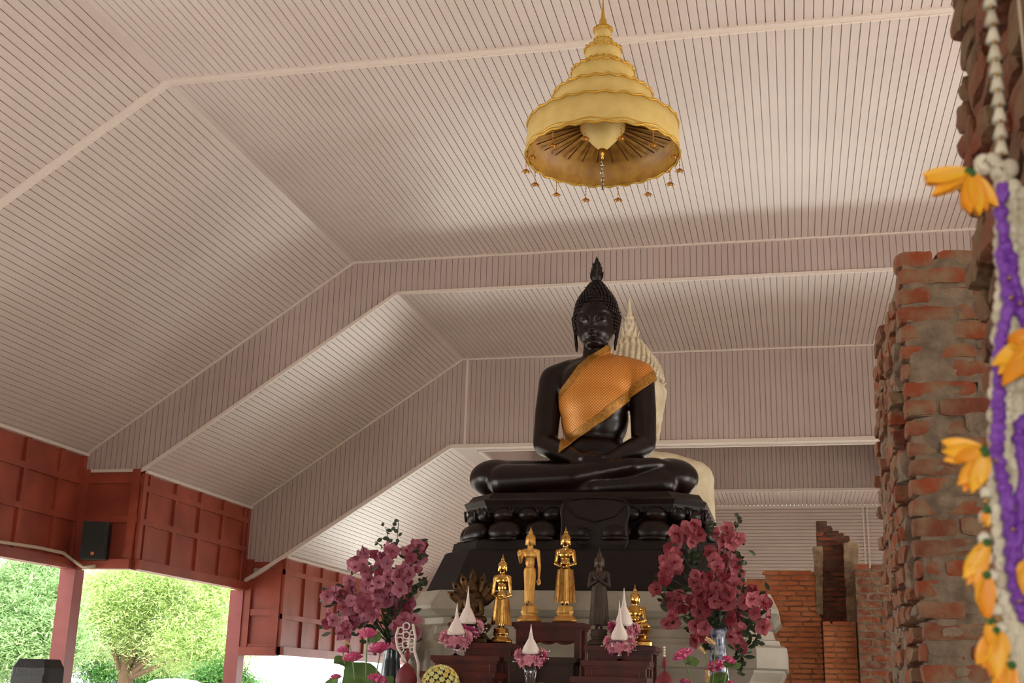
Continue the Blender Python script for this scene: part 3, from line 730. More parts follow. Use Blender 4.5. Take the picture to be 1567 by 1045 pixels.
# ================================================================== PALE BUDDHA BEHIND
YW = 17.7; QW = YW/YB
def warp(px, py): return 963 + (px-912)*1.42, 530 + (py-440)*1.5
def Fw(px, py, dy=0): a, b = warp(px, py); return W(a, b, Y=YW+dy)
KW = KX*QW*1.44; XW = W(963, 600, Y=YW).x
def Hw(dx, py, dy=0): p = W(963, warp(912, py)[1], Y=YW+dy); return V((XW+dx*1.42*KX*QW, YW+dy, p.z))
wb = seated_body(Fw, Hw, KW); wb.ell(Hw(0, 496), (37*KW, .3*KW/KX, 38*KW), 24, 16); b0 = V((XW, YW, W(963, 1012, Y=YW).z))
t = thing('seated_buddha', b0, 'larger pale cream seated buddha with a tall spired finial, mostly hidden behind the dark one', 'statue')
link('body', clampz(fuse(wb, b0, .026, 3)), M['whitebody'], t, True)
hx, hy = hair(Fw, Hw, KW*1.04, t, M['whitebody'], None, s=KW/KX, ymax=474)
mb = MB(); z0 = W(963, 526, Y=YW).z; z1 = W(963, 452, Y=YW).z; h = z1-z0
mb.lathe((XW, hy, z0), [(.06, -.03), (.1, 0), (.118, h*.08), (.112, h*.18), (.09, h*.28), (.07, h*.36), (.075, h*.42), (.05, h*.55), (.032, h*.66), (.02, h*.85), (.01, h*.97), (.003, h)], 24, lobes=6, amp=.12)
for i in range(4):
    for q in range(8):
        a = 2*PI*(q+.5*i)/8; rr = .1-.02*i; mb.petal((XW+rr*math.cos(a), hy+rr*math.sin(a), z0+h*(.02+.13*i)), (math.cos(a)*.3, math.sin(a)*.3, 1), (-math.cos(a), -math.sin(a), .2), .2-.02*i, .07, .25, 4)
mb.lathe((XW, hy-.1, z0+h*.2), [(.02, -.03), (.035, 0), (.02, .03)], 12)
mb.build('flame_finial', M['whitebody'], t, True)
t2 = thing('stone_pedestal', (XW, YW+.1, 0), 'pale stone pedestal under the cream buddha behind', 'pedestal')
mb = MB(); zz = b0.z; mb.stack((XW, YW+.1, 0), [(2.3, 1.35, .3, 0), (2.2, 1.3, .3, zz*.6), (2.1, 1.25, .3, zz*.8), (2.15, 1.3, .3, zz)]); mb.build('base_block', M['marble'], t2)

# ================================================================== ALTAR TABLES
def table(x0, x1, ztop, yf, depth, label, m='wood', th=.04, apron=.1, leg=.06):
    cx = (x0+x1)/2; t = thing('altar_table', (cx, yf+depth/2, 0), label, 'table', 'altar tables')
    mb = MB(); mb.span((x0, yf, ztop-th), (x1, yf+depth, ztop)); mb.span((x0+.02, yf+.02, ztop-th-.02), (x1-.02, yf+depth-.02, ztop-th)); mb.build('table_top', M[m], t)
    mb = MB(); mb.span((x0+.04, yf+depth-.06, ztop-th-.02-apron), (x1-.04, yf+depth-.035, ztop-th-.02)); mb.build('apron', M[m], t)
    mb = MB(); mb.span((x0+.04, yf+.035, ztop-th-.02-apron), (x1-.04, yf+.06, ztop-th-.02))
    n = 12; vs = []
    for i in range(n+1):
        u = x0+.1+(x1-x0-.2)*i/n; vs.append(V((u, yf+.04, ztop-th-.02-apron-.02*abs(math.sin(i/n*PI*3)))))
    mb.tube(vs, .012, 6); mb.build('apron', M[m], t)
    for sx in (x0+.03+leg/2, x1-.03-leg/2):
        for sy_ in (yf+.03+leg/2, yf+depth-.03-leg/2):
            mb = MB(); mb.stack((sx, sy_, 0), [(leg/2*1.3, leg/2*1.3, .005, 0), (leg/2*.8, leg/2*.8, .005, .1), (leg/2, leg/2, .005, ztop-th-.02)]); mb.build('leg', M[m], t)
    return t
def tx(px, py, Y): return W(px, py, Y=Y).x
def tz(py, Y, px=830): return W(px, py, Y=Y).z
TA = tz(952, 10.85); TB = tz(984, 10.3, 750); TC = tz(988, 10.3, 950)
table(tx(783, 960, 10.85), tx(893, 960, 10.85), TA, 10.85, .42, 'tall red-brown altar table carrying the two gold standing buddhas')
table(tx(704, 990, 10.3), tx(784, 990, 10.3), TB, 10.3, .5, 'red-brown altar table carrying the small gold standing buddha and the hooded figure')
table(tx(893, 990, 10.3), tx(1003, 990, 10.3), TC, 10.3, .5, 'red-brown altar table carrying the small seated gold buddha')
TD = tz(1005, 9.95, 830); table(tx(772, 1010, 9.95), tx(882, 1010, 9.95), TD, 9.95, .33, 'dark brown altar table in the middle, behind the centre white cone', 'wood2', apron=.14)
TE = tz(1003, 9.95, 700); table(tx(658, 1010, 9.95), tx(764, 1010, 9.95), TE, 9.95, .33, 'red-brown altar table on the left behind the front row of flowers')
TF = tz(1011, 9.95, 940); table(tx(888, 1015, 9.95), tx(994, 1015, 9.95), TF, 9.95, .33, 'red-brown altar table on the right behind the glass goblet')
TG = tz(1028, 9.48, 700); table(tx(642, 1030, 9.48), tx(757, 1030, 9.48), TG, 9.48, .42, 'front left red-brown altar table, lowest of the left steps')
TH = tz(1036, 9.48, 930); table(tx(872, 1036, 9.48), tx(990, 1036, 9.48), TH, 9.48, .42, 'front right red-brown altar table, lowest of the right steps')
TI = TH-.35; table(tx(790, 1045, 9.35)-.05, tx(848, 1045, 9.35)+.05, TI, 9.35, .42, 'low red-brown altar table in the centre between the front two', 'wood')

# ================================================================== SMALL STATUES
def flame(mb, x, y, z, h, r): mb.lathe((x, y, z), [(r*.6, -r*.3), (r, 0), (r*.9, h*.2), (r*.55, h*.4), (r*.3, h*.6), (r*.12, h*.85), (r*.02, h)], 12, lobes=6, amp=.12)
def small_head(b, hd, H, x, y, z, r):      # z = head centre
    b.ell((x, y, z), (r*.84, r*.95, r*1.12), 16, 12); b.ell((x, y-r*.25, z-r*.55), (r*.6, r*.6, r*.55), 12, 8)
    b.cap((x, y-r*.9, z+r*.15), (x, y-r*1.08, z-r*.2), r*.1, r*.17, 8)
    for d in (-1, 1):
        b.ell((x+d*r*.34, y-r*.82, z+r*.1), (r*.2, r*.1, r*.1), 8, 6); b.cap((x+d*r*.1, y-r*.93, z+r*.26), (x+d*r*.55, y-r*.76, z+r*.28), r*.07, r*.05, 6)
        b.cap((x+d*r*.86, y, z+r*.15), (x+d*r*.84, y, z-r*.85), r*.14, r*.11, 8)
    b.cap((x-r*.24, y-r*.88, z-r*.45), (x+r*.24, y-r*.88, z-r*.45), r*.09, r*.09, 6)
    b.cap((x, y, z-r*.8), (x, y, z-r*1.7), r*.55, r*.6, 12)
def small_hair(H, t, m, x, y, z, r, ztip):
    mb = MB(); mb.ell((x, y+r*.12, z+r*.34), (r*.9, r*.98, r*.86), 16, 10); mb.ell((x, y+r*.1, z+r*1.15), (r*.48, r*.5, r*.42), 12, 8)
    for i in range(5):
        for q in range(14):
            a = 2*PI*q/14; el = .15+i*.3; zz = z+r*.34+math.sin(el)*r*.86
            if math.sin(a) < -.2 and el < .5: continue
            mb.ell((x+math.cos(a)*math.cos(el)*r*.9, y+r*.12+math.sin(a)*math.cos(el)*r*.98, zz), r*.1, 6, 4)
    mb.build('hair', m, t, True)
    mb = MB(); flame(mb, x, y+r*.1, z+r*1.5, ztip-(z+r*1.5), r*.34); mb.build('flame_finial', m, t, True)
def standing(px, ytop, ybot, Y, label, m, pose, rough_base=None, halfpx=17, group=None):
    p0 = W(px, ybot, Y=Y); p1 = W(px, ytop, Y=Y); H = p1.z-p0.z; x = (p0.x+p1.x)/2; z0 = p0.z; y = Y
    t = thing('standing_buddha', (x, Y, z0), label, 'statue', group)
    Z = lambda f: z0+H*f
    b = MB(); r = H*.056; small_head(b, None, H, x, y, Z(.845), r)
    b.ell((x, y, Z(.70)), (H*.072, H*.045, H*.06), 18, 12); b.cap((x-H*.055, y, Z(.735)), (x+H*.055, y, Z(.735)), H*.027, H*.027, 12)
    b.ell((x, y, Z(.62)), (H*.052, H*.04, H*.07), 16, 10); b.ell((x, y, Z(.53)), (H*.06, H*.045, H*.06), 16, 10)
    for d in (-1, 1):
        b.cap((x+d*H*.03, y, Z(.52)), (x+d*H*.026, y, Z(.34)), H*.038, H*.03, 12); b.cap((x+d*H*.026, y, Z(.34)), (x+d*H*.024, y, Z(.185)), H*.03, H*.016, 12)
        b.cap((x+d*H*.024, y+.002, Z(.175)), (x+d*H*.028, y-H*.045, Z(.168)), H*.015, H*.012, 10)
    sh = lambda d: V((x+d*H*.083, y, Z(.73)))
    def hand(p, dirv, sc=1.):
        p = V(p); dirv = V(dirv).normalized(); sd = dirv.cross(V((0, 1, 0)));  sd = sd.normalized() if sd.length > .1 else V((1, 0, 0))
        b.ell(p, (H*.015*sc, H*.011*sc, H*.018*sc), 10, 8)
        for q in range(4): b.cap(p+sd*(q-1.5)*H*.0085*sc, p+sd*(q-1.5)*H*.009*sc+dirv*H*(.04, .046, .043, .034)[q]*sc, H*.0055*sc, H*.0042*sc, 6)
        b.cap(p-sd*H*.014*sc, p-sd*H*.024*sc+dirv*H*.016*sc, H*.0058*sc, H*.0045*sc, 6)
    if pose == 'walk':
        e = V((x-H*.1, y-.01, Z(.62))); w_ = V((x-H*.1, y-H*.07, Z(.665)))
        b.cap(sh(-1), e, H*.024, H*.02, 12); b.cap(e, w_, H*.019, H*.014, 12); hand(w_+V((0, -.01*H, H*.02)), (0, -.1, 1), 1.25)
        e = V((x+H*.1, y, Z(.58))); w_ = V((x+H*.1, y-.01, Z(.45))); b.cap(sh(1), e, H*.023, H*.018, 12); b.cap(e, w_, H*.018, H*.012, 12); hand(w_-V((0, 0, H*.02)), (0.02, 0, -1), 1.2)
    elif pose == 'cross':
        for d in (-1, 1):
            e = V((x+d*H*.105, y-.01, Z(.6))); w_ = V((x-d*H*.025, y-H*.062-(.01*H if d > 0 else 0), Z(.68)))
            b.cap(sh(d), e, H*.024, H*.02, 12); b.cap(e, w_, H*.018, H*.013, 12); hand(w_, (-d*.8, 0, .8))
    else:
        zz = .575 if pose == 'bowl' else .5
        for d in (-1, 1):
            e = V((x+d*H*.105, y+.0, Z(zz+.03))); w_ = V((x+d*H*.035, y-H*.085, Z(zz-.005)))
            b.cap(sh(d), e, H*.024, H*.019, 12); b.cap(e, w_, H*.018, H*.013, 12); hand(w_+V((-d*.012*H, 0, 0)), (-d, -.2, -.1))
        if pose == 'bowl': b.ell((x, y-H*.085, Z(.6)), (H*.04, H*.036, H*.03), 16, 10)
    link('body', fuse(b, (x, Y, z0), H*.0052, 2), m, t, True)
    small_hair(H, t, m, x, y, Z(.845), r, Z(1))
    # robe with vertical folds
    mb = MB(); n = 48; rows = 14; wide = {'walk': (.062, .05), 'cross': (.075, .1), 'bowl': (.085, .112), 'low': (.078, .112)}[pose]
    vs = []; fs = []
    top = {'walk': .55, 'cross': .6, 'bowl': .54, 'low': .5}[pose]
    for i in range(rows+1):
        f = i/rows; zz = Z(top+(.205-top)*f); hw = H*(wide[0]+(wide[1]-wide[0])*f**.8); hd = H*(.05+.012*f)
        for q in range(n):
            a = 2*PI*q/n; fold = 1+.045*math.cos(a*12+(2.5*f if pose == 'walk' else 0))*(.4+f)
            vs.append((x+hw*fold*math.cos(a), y+hd*fold*math.sin(a)*(1.05), zz+H*.01*math.sin(a*3)*f))
    for i in range(rows):
        for q in range(n): fs.append((i*n+q, (i+1)*n+q, (i+1)*n+(q+1) % n, i*n+(q+1) % n))
    mb.add(vs, fs); mb.build('robe', m, t, True)
    mb = MB(); mb.lathe((x, y, z0), [(H*.125, 0), (H*.125, H*.03), (H*.11, H*.04), (H*.1, H*.055), (H*.072, H*.065), (H*.085, H*.085), (H*.092, H*.11), (H*.08, H*.13), (H*.085, H*.15), (H*.075, H*.166)], 32, 1, .9, lobes=8, amp=.04)
    mb.build('lotus_base', rough_base or m, t, True)
    return t
standing(811, 805, 952, 11.05, 'satin gold standing buddha with one hand raised, left of the pair on the tall table', M['satin'], 'walk')
standing(865, 805, 952, 11.05, 'polished gold standing buddha holding a bowl, right of the pair on the tall table', M['gold'], 'bowl', M['satin'])
standing(768, 847, 984, 10.58, 'smaller polished gold standing buddha with lowered hands, left of the tall table', M['gold'], 'low')
standing(917, 838, 988, 10.6, 'dull brown bronze standing buddha with crossed arms, almost lost in the shade', M['bronze'], 'cross')
def seated_small(px, ytop, ybot, Y, label, m, hood=False, name='small_seated_buddha'):
    p0 = W(px, ybot, Y=Y); p1 = W(px, ytop, Y=Y); H = p1.z-p0.z; x = p0.x; z0 = p0.z; Z = lambda f: z0+H*f; y = Y
    t = thing(name, (x, Y, z0), label, 'statue')
    b = MB(); r = H*.085; small_head(b, None, H, x, y, Z(.755), r)
    b.ell((x, y, Z(.52)), (H*.115, H*.075, H*.11), 16, 12); b.cap((x-H*.1, y, Z(.585)), (x+H*.1, y, Z(.585)), H*.045, H*.045, 12); b.ell((x, y, Z(.42)), (H*.09, H*.075, H*.09), 14, 10)
    for d in (-1, 1):
        e = V((x+d*H*.165, y-.01, Z(.41))); w_ = V((x+d*H*.03, y-H*.13, Z(.355)))
        b.cap((x+d*H*.14, y, Z(.58)), e, H*.042, H*.034, 12); b.cap(e, w_, H*.032, H*.022, 12); b.ell(w_ + V((-d*H*.02, 0, 0)), (H*.04, H*.025, H*.014), 10, 8)
        b.cap((x+d*H*.06, y, Z(.33)), (x+d*H*.21, y-H*.09, Z(.315)), H*.055, H*.05, 12); b.cap((x+d*H*.21, y-H*.1, Z(.31)), (x-d*H*.06, y-H*.2, Z(.305)), H*.045, H*.03, 12)
    link('body', fuse(b, (x, Y, z0), H*.0085, 2), m, t, True)
    small_hair(H, t, m, x, y, Z(.755), r, Z(1) if not hood else Z(.95))
    mb = MB(); mb.stack((x, y-H*.04, z0), [(H*.3, H*.24, .03*H, 0), (H*.3, H*.24, .03*H, H*.05), (H*.24, H*.19, .03*H, H*.08), (H*.2, H*.16, .03*H, H*.13), (H*.24, H*.2, .03*H, H*.18), (H*.27, H*.22, .03*H, H*.24), (H*.25, H*.2, .03*H, H*.27)]); mb.build('lotus_base', m, t)
    if hood:
        mb = MB()
        for q in range(7):
            a = (q-3)*.36; L_ = H*(.52-.035*abs(q-3)); c0 = V((x, y+H*.1, Z(.5))); d = V((math.sin(a), 0, math.cos(a)))
            mb.tube([c0+d*L_*.1, c0+d*L_*.5, c0+d*L_*.8+V((0, -H*.03, 0)), c0+d*L_+V((0, -H*.06, 0))], [H*.07, H*.085, H*.06, H*.01], 10, .5, (0, 1, 0))
            mb.cap(c0+d*L_*.8+V((0, -H*.03, 0)), c0+d*L_*.84+V((0, -H*.1, 0)), H*.03, H*.012, 8)
        mb.cap((x, y+H*.1, Z(.28)), (x, y+H*.1, Z(.6)), H*.12, H*.16, 12)
        mb.build('serpent_hood', M['oldgold'], t, True)
    return t
seated_small(972, 893, 988, 10.62, 'small polished gold seated buddha at the right end of the altar tables', M['gold'])
seated_small(719, 872, 984, 10.62, 'dark gold seated figure under a seven-headed serpent hood, left of the altar', M['oldgold'], True, 'hooded_buddha')

# ================================================================== FLOWERS
def blossom_mesh(name, size, m, v):
    mb = MB(); rr = random.Random(v)
    for i in range(5):
        a = PI/2+2*PI*i/5; w = 1.25 if i in (1, 4) else .8; mb.tint = min(1, max(0, v*.2+rr.uniform(-.15, .3)))
        mb.petal((0, 0, 0), (math.cos(a), -.1, math.sin(a)), (0, -1, 0), size, size*w, .3, 4, .15)
    mb.tint = 0; mb.petal((0, -.01, 0), (0, -.8, -.6), (0, -.5, 1), size*.5, size*.4, .6, 3); mb.ell((0, -size*.12, 0), size*.12, 6, 4)
    return mb.mesh(name)
def foliage(mb, p, d, n, L, w, spread):
    p = V(p)
    for i in range(n):
        q = p + V(d)*(i/max(1, n-1)); a = R.uniform(0, 2*PI)
        mb.petal(q + V((R.gauss(0, spread), R.gauss(0, spread), R.gauss(0, spread))), (math.cos(a), math.sin(a)*.5, R.uniform(-.4, .9)), (R.gauss(0, .3), -1, R.gauss(0, .5)), L*R.uniform(.7, 1.2), w, .15, 3)
def bouquet(px, Y, zb, clumps, m, label, sprigs, vase_m, vase_top, rv, size=.078):
    c = W(px, 1045, Y=Y); x = c.x; t = thing('orchid_bouquet', (x, Y, zb), label, 'bouquet')
    mb = MB(); vt = W(px, vase_top, Y=Y).z; h = vt-zb
    mb.lathe((x, Y, zb), [(rv*.7, 0), (rv*.6, .03), (rv*.55, h*.1), (rv*.95, h*.35), (rv*1.1, h*.6), (rv*.8, h*.85), (rv*.7, h*.93), (rv*.95, h), (rv*.9, h), (rv*.6, h*.9)], 28); mb.build('vase', M[vase_m], t, True)
    tot = sum(q[2]**2 for q in clumps); ms = [blossom_mesh('orchid_blossom', size, m, i) for i in range(5)]
    for me in ms: me.materials.append(M[m])
    n = 0; lf = MB(); stm = MB()
    for cx, cyy, cr_ in clumps:
        kk = max(1, round(98*cr_**2/tot))
        dd = R.uniform(-.12, .16); pc = W(cx, cyy, Y=Y+dd)
        stm.tube([(x, Y, vt-.02), ((x+pc.x)/2, Y+dd*.5, (vt+pc.z)/2+.1), pc], .006, 5)
        for i in range(kk):
            if n >= 99: break
            a = 2*PI*i*.382; rad = cr_*.92*math.sqrt((i+.5)/kk)
            p = W(cx+rad*math.cos(a)+R.uniform(-2, 2), cyy+rad*math.sin(a)+R.uniform(-2, 2), Y=Y+dd+R.uniform(-.09, .07)-.05)
            o = bpy.data.objects.new('orchid_blossom', ms[n % 5]); C.objects.link(o); o.parent = t; o.location = p-t.location
            o.rotation_euler = (R.uniform(-.3, .7), R.uniform(-PI, PI), R.uniform(-.9, .9)); o.scale = (R.uniform(.8, 1.12),)*3; n += 1
        foliage(lf, pc+V((0, .05, 0)), (R.uniform(-.05, .05), 0, -.1), 5, .09, .04, .05)
    stm.build('stems', M['leaf'], t)
    for (ax, ay, bx, by, nn) in sprigs:
        a = W(ax, ay, Y=Y); b = W(bx, by, Y=Y-.03); foliage(lf, a, b-a, nn, .05, .042, .012)
        lf.tube([a, b], .004, 4)
    lf.build('foliage', M['leaf'], t)
    return t
Lc = [(636,846,17),(587,850,18),(551,864,15),(578,890,22),(617,887,19),(506,907,9),(519,917,13),(536,930,16),(565,932,19),(586,914,14),(612,929,20),(619,957,16),(529,962,14),(506,948,11),(531,900,13),(612,977,10),(629,864,14),(640,832,8),(553,846,8),(545,948,12),(628,968,8)]
Lg = [(592,985,588,945,16),(604,990,602,955,14),(575,985,572,950,12),(606,846,610,796,9),(598,842,590,806,7),(590,842,575,828,7),(625,918,654,882,16),(540,872,533,858,5),(590,900,600,870,14),(596,960,590,900,26),(612,850,600,830,9),(566,985,560,930,10),(628,905,648,895,12),(604,1000,598,950,18),(590,890,586,865,12)]
floor_stand = {}
def stand(px, Y, ztop, label, r=.2):
    x = W(px, 1045, Y=Y).x; t = thing('flower_stand', (x, Y, 0), label, 'stand')
    mb = MB(); mb.stack((x, Y, 0), [(r, r, .02, ztop-.04), (r, r, .02, ztop)]); mb.build('top', M['wood'], t)
    for sx in (-1, 1):
        for sy_ in (-1, 1): mb = MB(); mb.box((x+sx*r*.8, Y+sy_*r*.8, (ztop-.04)/2), (.05, .05, ztop-.04)); mb.build('leg', M['wood'], t)
stand(592, 11, .95, 'wooden stand under the left orchid bouquet')
stand(1098, 11, .95, 'wooden stand under the right orchid bouquet')
bouquet(597, 11.0, .95, Lc, 'orchid', 'tall purple-pink orchid bouquet with sprigs of leaves, left of the altar', Lg, 'vased', 985, .1)
Rc = [(1048,820,18),(1064,817,13),(1033,834,13),(1111,820,16),(1124,826,11),(1030,861,17),(1018,881,12),(1101,848,17),(1094,869,15),(1122,869,14),(1076,894,21),(1109,902,19),(1010,895,9),(1036,921,17),(1073,922,19),(1109,922,16),(1127,940,14),(1025,950,12),(1071,952,15),(1071,973,11),(1124,970,12),(1127,990,8),(1152,902,9),(1144,917,9),(1165,922,7),(1152,937,8),(1166,942,7),(1165,960,7),(1155,968,6)]
Rg = [(1091,815,1088,797,6),(1124,812,1131,793,9),(1128,850,1120,820,12),(1136,865,1128,848,8),(1060,860,1062,840,16),(1068,872,1060,850,14),(1050,905,1056,880,14),(1135,905,1128,885,12),(1150,950,1160,985,12),(1140,930,1150,960,10),(1055,965,1060,930,16),(1095,960,1090,935,12),(1090,990,1095,960,12),(1020,925,1016,900,8),(1135,1030,1132,990,24)]
bouquet(1100, 11.0, .95, Rc, 'orchid2', 'tall crimson orchid bouquet in a patterned vase, right of the altar', Rg, 'vase', 962, .085)

def lotus_flower(m, size, v, layers=5):
    mb = MB(); rr = random.Random(v)
    for l in range(layers):
        nn = 9-l
        for i in range(nn):
            a = 2*PI*(i+.5*l)/nn; el = .15+.3*l; mb.tint = rr.uniform(0, .55)
            mb.petal((0, 0, 0), (math.cos(a)*math.cos(el), math.sin(a)*math.cos(el), math.sin(el)), (-math.cos(a)*math.sin(el), -math.sin(a)*math.sin(el), math.cos(el)), size*(1-.06*l), size*.62, .5, 4, .15)
    mb.tint = 0; mb.ell((0, 0, size*.1), (size*.2, size*.2, size*.16), 8, 5)
    return mb.mesh('lotus_blossom')
def lotus_vase(px, Y, zb, flowers, buds, leaves, label, vt_px):
    x = W(px, 1045, Y=Y).x; t = thing('lotus_arrangement', (x, Y, zb), label, 'flower arrangement'); vt = W(px, vt_px, Y=Y).z
    mb = MB(); mb.lathe((x, Y, zb), [(.07, 0), (.08, .05), (.1, (vt-zb)*.5), (.09, vt-zb), (.08, vt-zb), (.08, vt-zb-.02)], 24); mb.build('vase', M['vased'], t, True)
    st = MB()
    for i, (fx, fy, s_) in enumerate(flowers):
        p = W(fx, fy+6, Y=Y+R.uniform(-.08, .08)); me = lotus_flower('lotus', s_, i); me.materials.append(M['lotus'])
        o = bpy.data.objects.new('lotus_blossom', me); C.objects.link(o); o.parent = t; o.location = p-t.location; o.rotation_euler = (R.uniform(.1, .5), R.uniform(-.25, .25), R.uniform(0, 6))
        st.tube([(x+R.uniform(-.04, .04), Y, vt-.05), (x*.3+p.x*.7, Y, (vt+p.z)/2), p], .006, 6)
    for i, (fx, fy, s_, lean) in enumerate(buds):
        p = W(fx, fy, Y=Y-.05); b = MB()
        for j in range(5):
            a = 2*PI*j/5; b.tint = j/5.; b.petal((0, 0, 0), (math.cos(a)*.35, math.sin(a)*.35, 1), (-math.cos(a), -math.sin(a), .3), s_, s_*.5, .5, 4, .12)
        me = b.mesh('bud'); me.materials.append(M['bud']); o = bpy.data.objects.new('bud', me); C.objects.link(o); o.parent = t; o.location = p-t.location; o.rotation_euler = (.2, lean, 0)
        st.tube([(x, Y, vt-.05), (x*.5+p.x*.5, Y, (vt+p.z)/2), p], .005, 6)
    st.build('stems', M['stem'], t)
    for (lx, ly, r_, tilt) in leaves:
        p = W(lx, ly, Y=Y+R.uniform(-.05, .1)); b = MB(); n = 20; vs = [V((0, 0, 0))]
        for q in range(n): a = 2*PI*q/n; rr = r_*(1+.06*math.sin(5*a)); vs.append(V((rr*math.cos(a), rr*math.sin(a)*.9, r_*.12*math.sin(3*a)+r_*.1)))
        b.add(vs + [v - V((0, 0, .003)) for v in vs], [(0, 1+q, 1+(q+1) % n) for q in range(n)] + [(n+1, n+2+(q+1) % n, n+2+q) for q in range(n)])
        me = b.mesh('lotus_leaf'); me.materials.append(M['lleaf']); o = bpy.data.objects.new('lotus_leaf', me); C.objects.link(o); o.parent = t; o.location = p-t.location; o.rotation_euler = (tilt, R.uniform(-.4, .4), 0)
stand(552, 10.2, .8, 'wooden stand under the left lotus arrangement', .16)
stand(1082, 10.2, .8, 'wooden stand under the right lotus arrangement', .16)
lotus_vase(556, 10.2, .8, [(562, 968, .085), (582, 993, .11), (540, 1006, .095), (525, 992, .06), (576, 1040, .1), (514, 1034, .06), (520, 1046, .05)], [(535, 985, .06, -1.2)], [(553, 1038, .17, 1.0), (524, 1012, .08, .6), (574, 975, .06, 1.2), (508, 1045, .06, 1), (590, 1045, .08, .9)], 'pink lotus flowers with round green leaves in front of the left bouquet', 1040+60)
lotus_vase(1085, 10.2, .8, [(1048, 1002, .1), (1097, 1020, .1), (1114, 1008, .065), (1050, 1046, .08), (1116, 1045, .06)], [(1080, 1000, .07, -.8), (1083, 1045, .1, 0), (1095, 985, .09, -1.1)], [(1058, 1012, .06, .8), (1120, 1018, .07, .5), (1100, 1040, .08, .9)], 'pink lotus flowers and cream buds in front of the right bouquet', 1100)

def cone_arr(px, ytip, ymid, yfl, Y, label, zt, r_fl=25):
    """white cone with a ringed spire over a ring of pink flowers in a crystal goblet"""
    x = W(px, yfl, Y=Y).x; zf_ = W(px, yfl, Y=Y).z; zm = W(px, ymid, Y=Y).z; z1 = W(px, ytip, Y=Y).z; s_ = W(px+1, yfl, Y=Y).x-x
    zt = min(zt, zf_-.1)
    t = thing('flower_cone', (x, Y, zt), label, 'offering', 'white cone offerings with pink flowers')
    H = zm-zf_; r = 13.5*s_
    mb = MB(); mb.lathe((x, Y, 0), [(r, zf_), (r*1.02, zf_+H*.15), (r*.82, zf_+H*.4), (r*.5, zf_+H*.72), (r*.28, zf_+H*.92), (r*.16, zm)], 28); mb.build('white_cone', M['cone'], t, True)
    mb = MB(); P_ = []; n = 14
    for i in range(n): f = i/n; P_ += [(r*.17*(1-f)+.001, zm+(z1-zm)*f), (r*.26*(1-f)**1.3+.0012, zm+(z1-zm)*(f+.35/n))]
    P_.append((.0008, z1)); mb.lathe((x, Y, 0), P_, 12); mb.ell((x, Y, zm), (r*.3, r*.3, r*.12), 12, 6); mb.build('ringed_spire', M['cone'], t, True)
    mb = MB(); R1 = r_fl*s_
    for i in range(15):
        a = 2*PI*i/15 if i < 9 else 2*PI*(i-9+.5)/6; rr = R1*.74 if i < 9 else R1*.5; zz = zf_-.0-s_*(2 if i < 9 else 11); c = V((x+rr*math.cos(a), Y+rr*math.sin(a), zz+R.uniform(-3, 3)*s_))
        fr = R1*.42; base_t = R.choice((0, .1, .2, .9, .15))
        for l in range(3):
            for q in range(6):
                b = 2*PI*(q+.5*l)/6; el = -.1+.5*l; u = V((math.cos(a), math.sin(a), 0))*.8 + V((0, 0, .25)); u.normalize(); s1 = u.orthogonal().normalized(); s2 = u.cross(s1)
                dd = (s1*math.cos(b)+s2*math.sin(b))*math.cos(el)+u*math.sin(el); mb.tint = min(1, base_t+R.uniform(0, .15)); mb.petal(c, dd, u, fr*(1-.15*l), fr*.8, .3, 2)
    mb.build('flower_ring', M['rose'], t)
    mb = MB()
    for i in range(22):
        a = R.uniform(0, 2*PI); rr = R1*R.uniform(.8, 1.2); zz = zf_+s_*R.uniform(-14, 6); mb.ell((x+rr*math.cos(a), Y+rr*math.sin(a), zz), s_*1.1, 6, 4); mb.tube([(x+rr*.5*math.cos(a), Y+rr*.5*math.sin(a), zz-.005), (x+rr*math.cos(a), Y+rr*math.sin(a), zz)], s_*.25, 4)
    mb.build('pearl_sprays', M['pearl'], t, True)
    mb = MB(); zz = zf_-s_*9; h = zz-zt
    mb.lathe((x, Y, zt), [(s_*9, 0), (s_*9, .004), (s_*2.5, h*.12), (s_*2, h*.3), (s_*4, h*.36), (s_*2.4, h*.42), (s_*7, h*.62), (s_*9.5, h*.8), (s_*8.5, h)], 20, lobes=10, amp=.06); mb.build('goblet', M['glass'], t, True)
cone_arr(812, 955, 975, 1001, 9.56, 'white cone offering in the centre, in front of the dark brown table', TI)
cone_arr(698, 921, 946, 972, 10.1, 'white cone offering standing on the left table, nearer of the left pair', TE)
cone_arr(715, 898, 926, 955, 10.4, 'white cone offering half hidden behind its left neighbour, by the hooded figure', TB)
cone_arr(948, 918, 951, 980, 10.1, 'white cone offering standing on the right table, nearer of the right pair', TF)
cone_arr(955, 899, 925, 958, 10.4, 'white cone offering behind the near right one, beside the small seated gold buddha', TC)

x, zc = W(674, 1047, Y=9.2).x, W(674, 1047, Y=9.2).z
t = thing('flower_ball', (x, 9.2, 0), 'round ball of pale yellow flowers at the bottom edge, left of centre', 'flowers')
mb = MB(); mb.ell((x, 9.2, zc), .115, 16, 10); mb.build('core', M['leaf'], t, True)
mb = MB()
for i in range(120):
    zz = 1-2*(i+.5)/120; a = i*2.39996; d = V((math.sqrt(1-zz*zz)*math.cos(a), math.sqrt(1-zz*zz)*math.sin(a), zz)); c = V((x, 9.2, zc))+d*.122; s1 = d.orthogonal().normalized(); s2 = d.cross(s1); tt = R.choice((0, 0, .15, .7))
    for q in range(6):
        b = PI*q/3; mb.tint = tt; mb.petal(c, s1*math.cos(b)+s2*math.sin(b)+d*.75, d, .034, .026, .35, 2)
mb.build('blossoms', M['yflow'], t)
mb = MB(); mb.lathe((x, 9.2, 0), [(.14, 0), (.14, .02), (.03, .05), (.025, zc-.3), (.05, zc-.2), (.1, zc-.1), (.1, zc-.08)], 24); mb.build('stand', M['satin'], t, True)

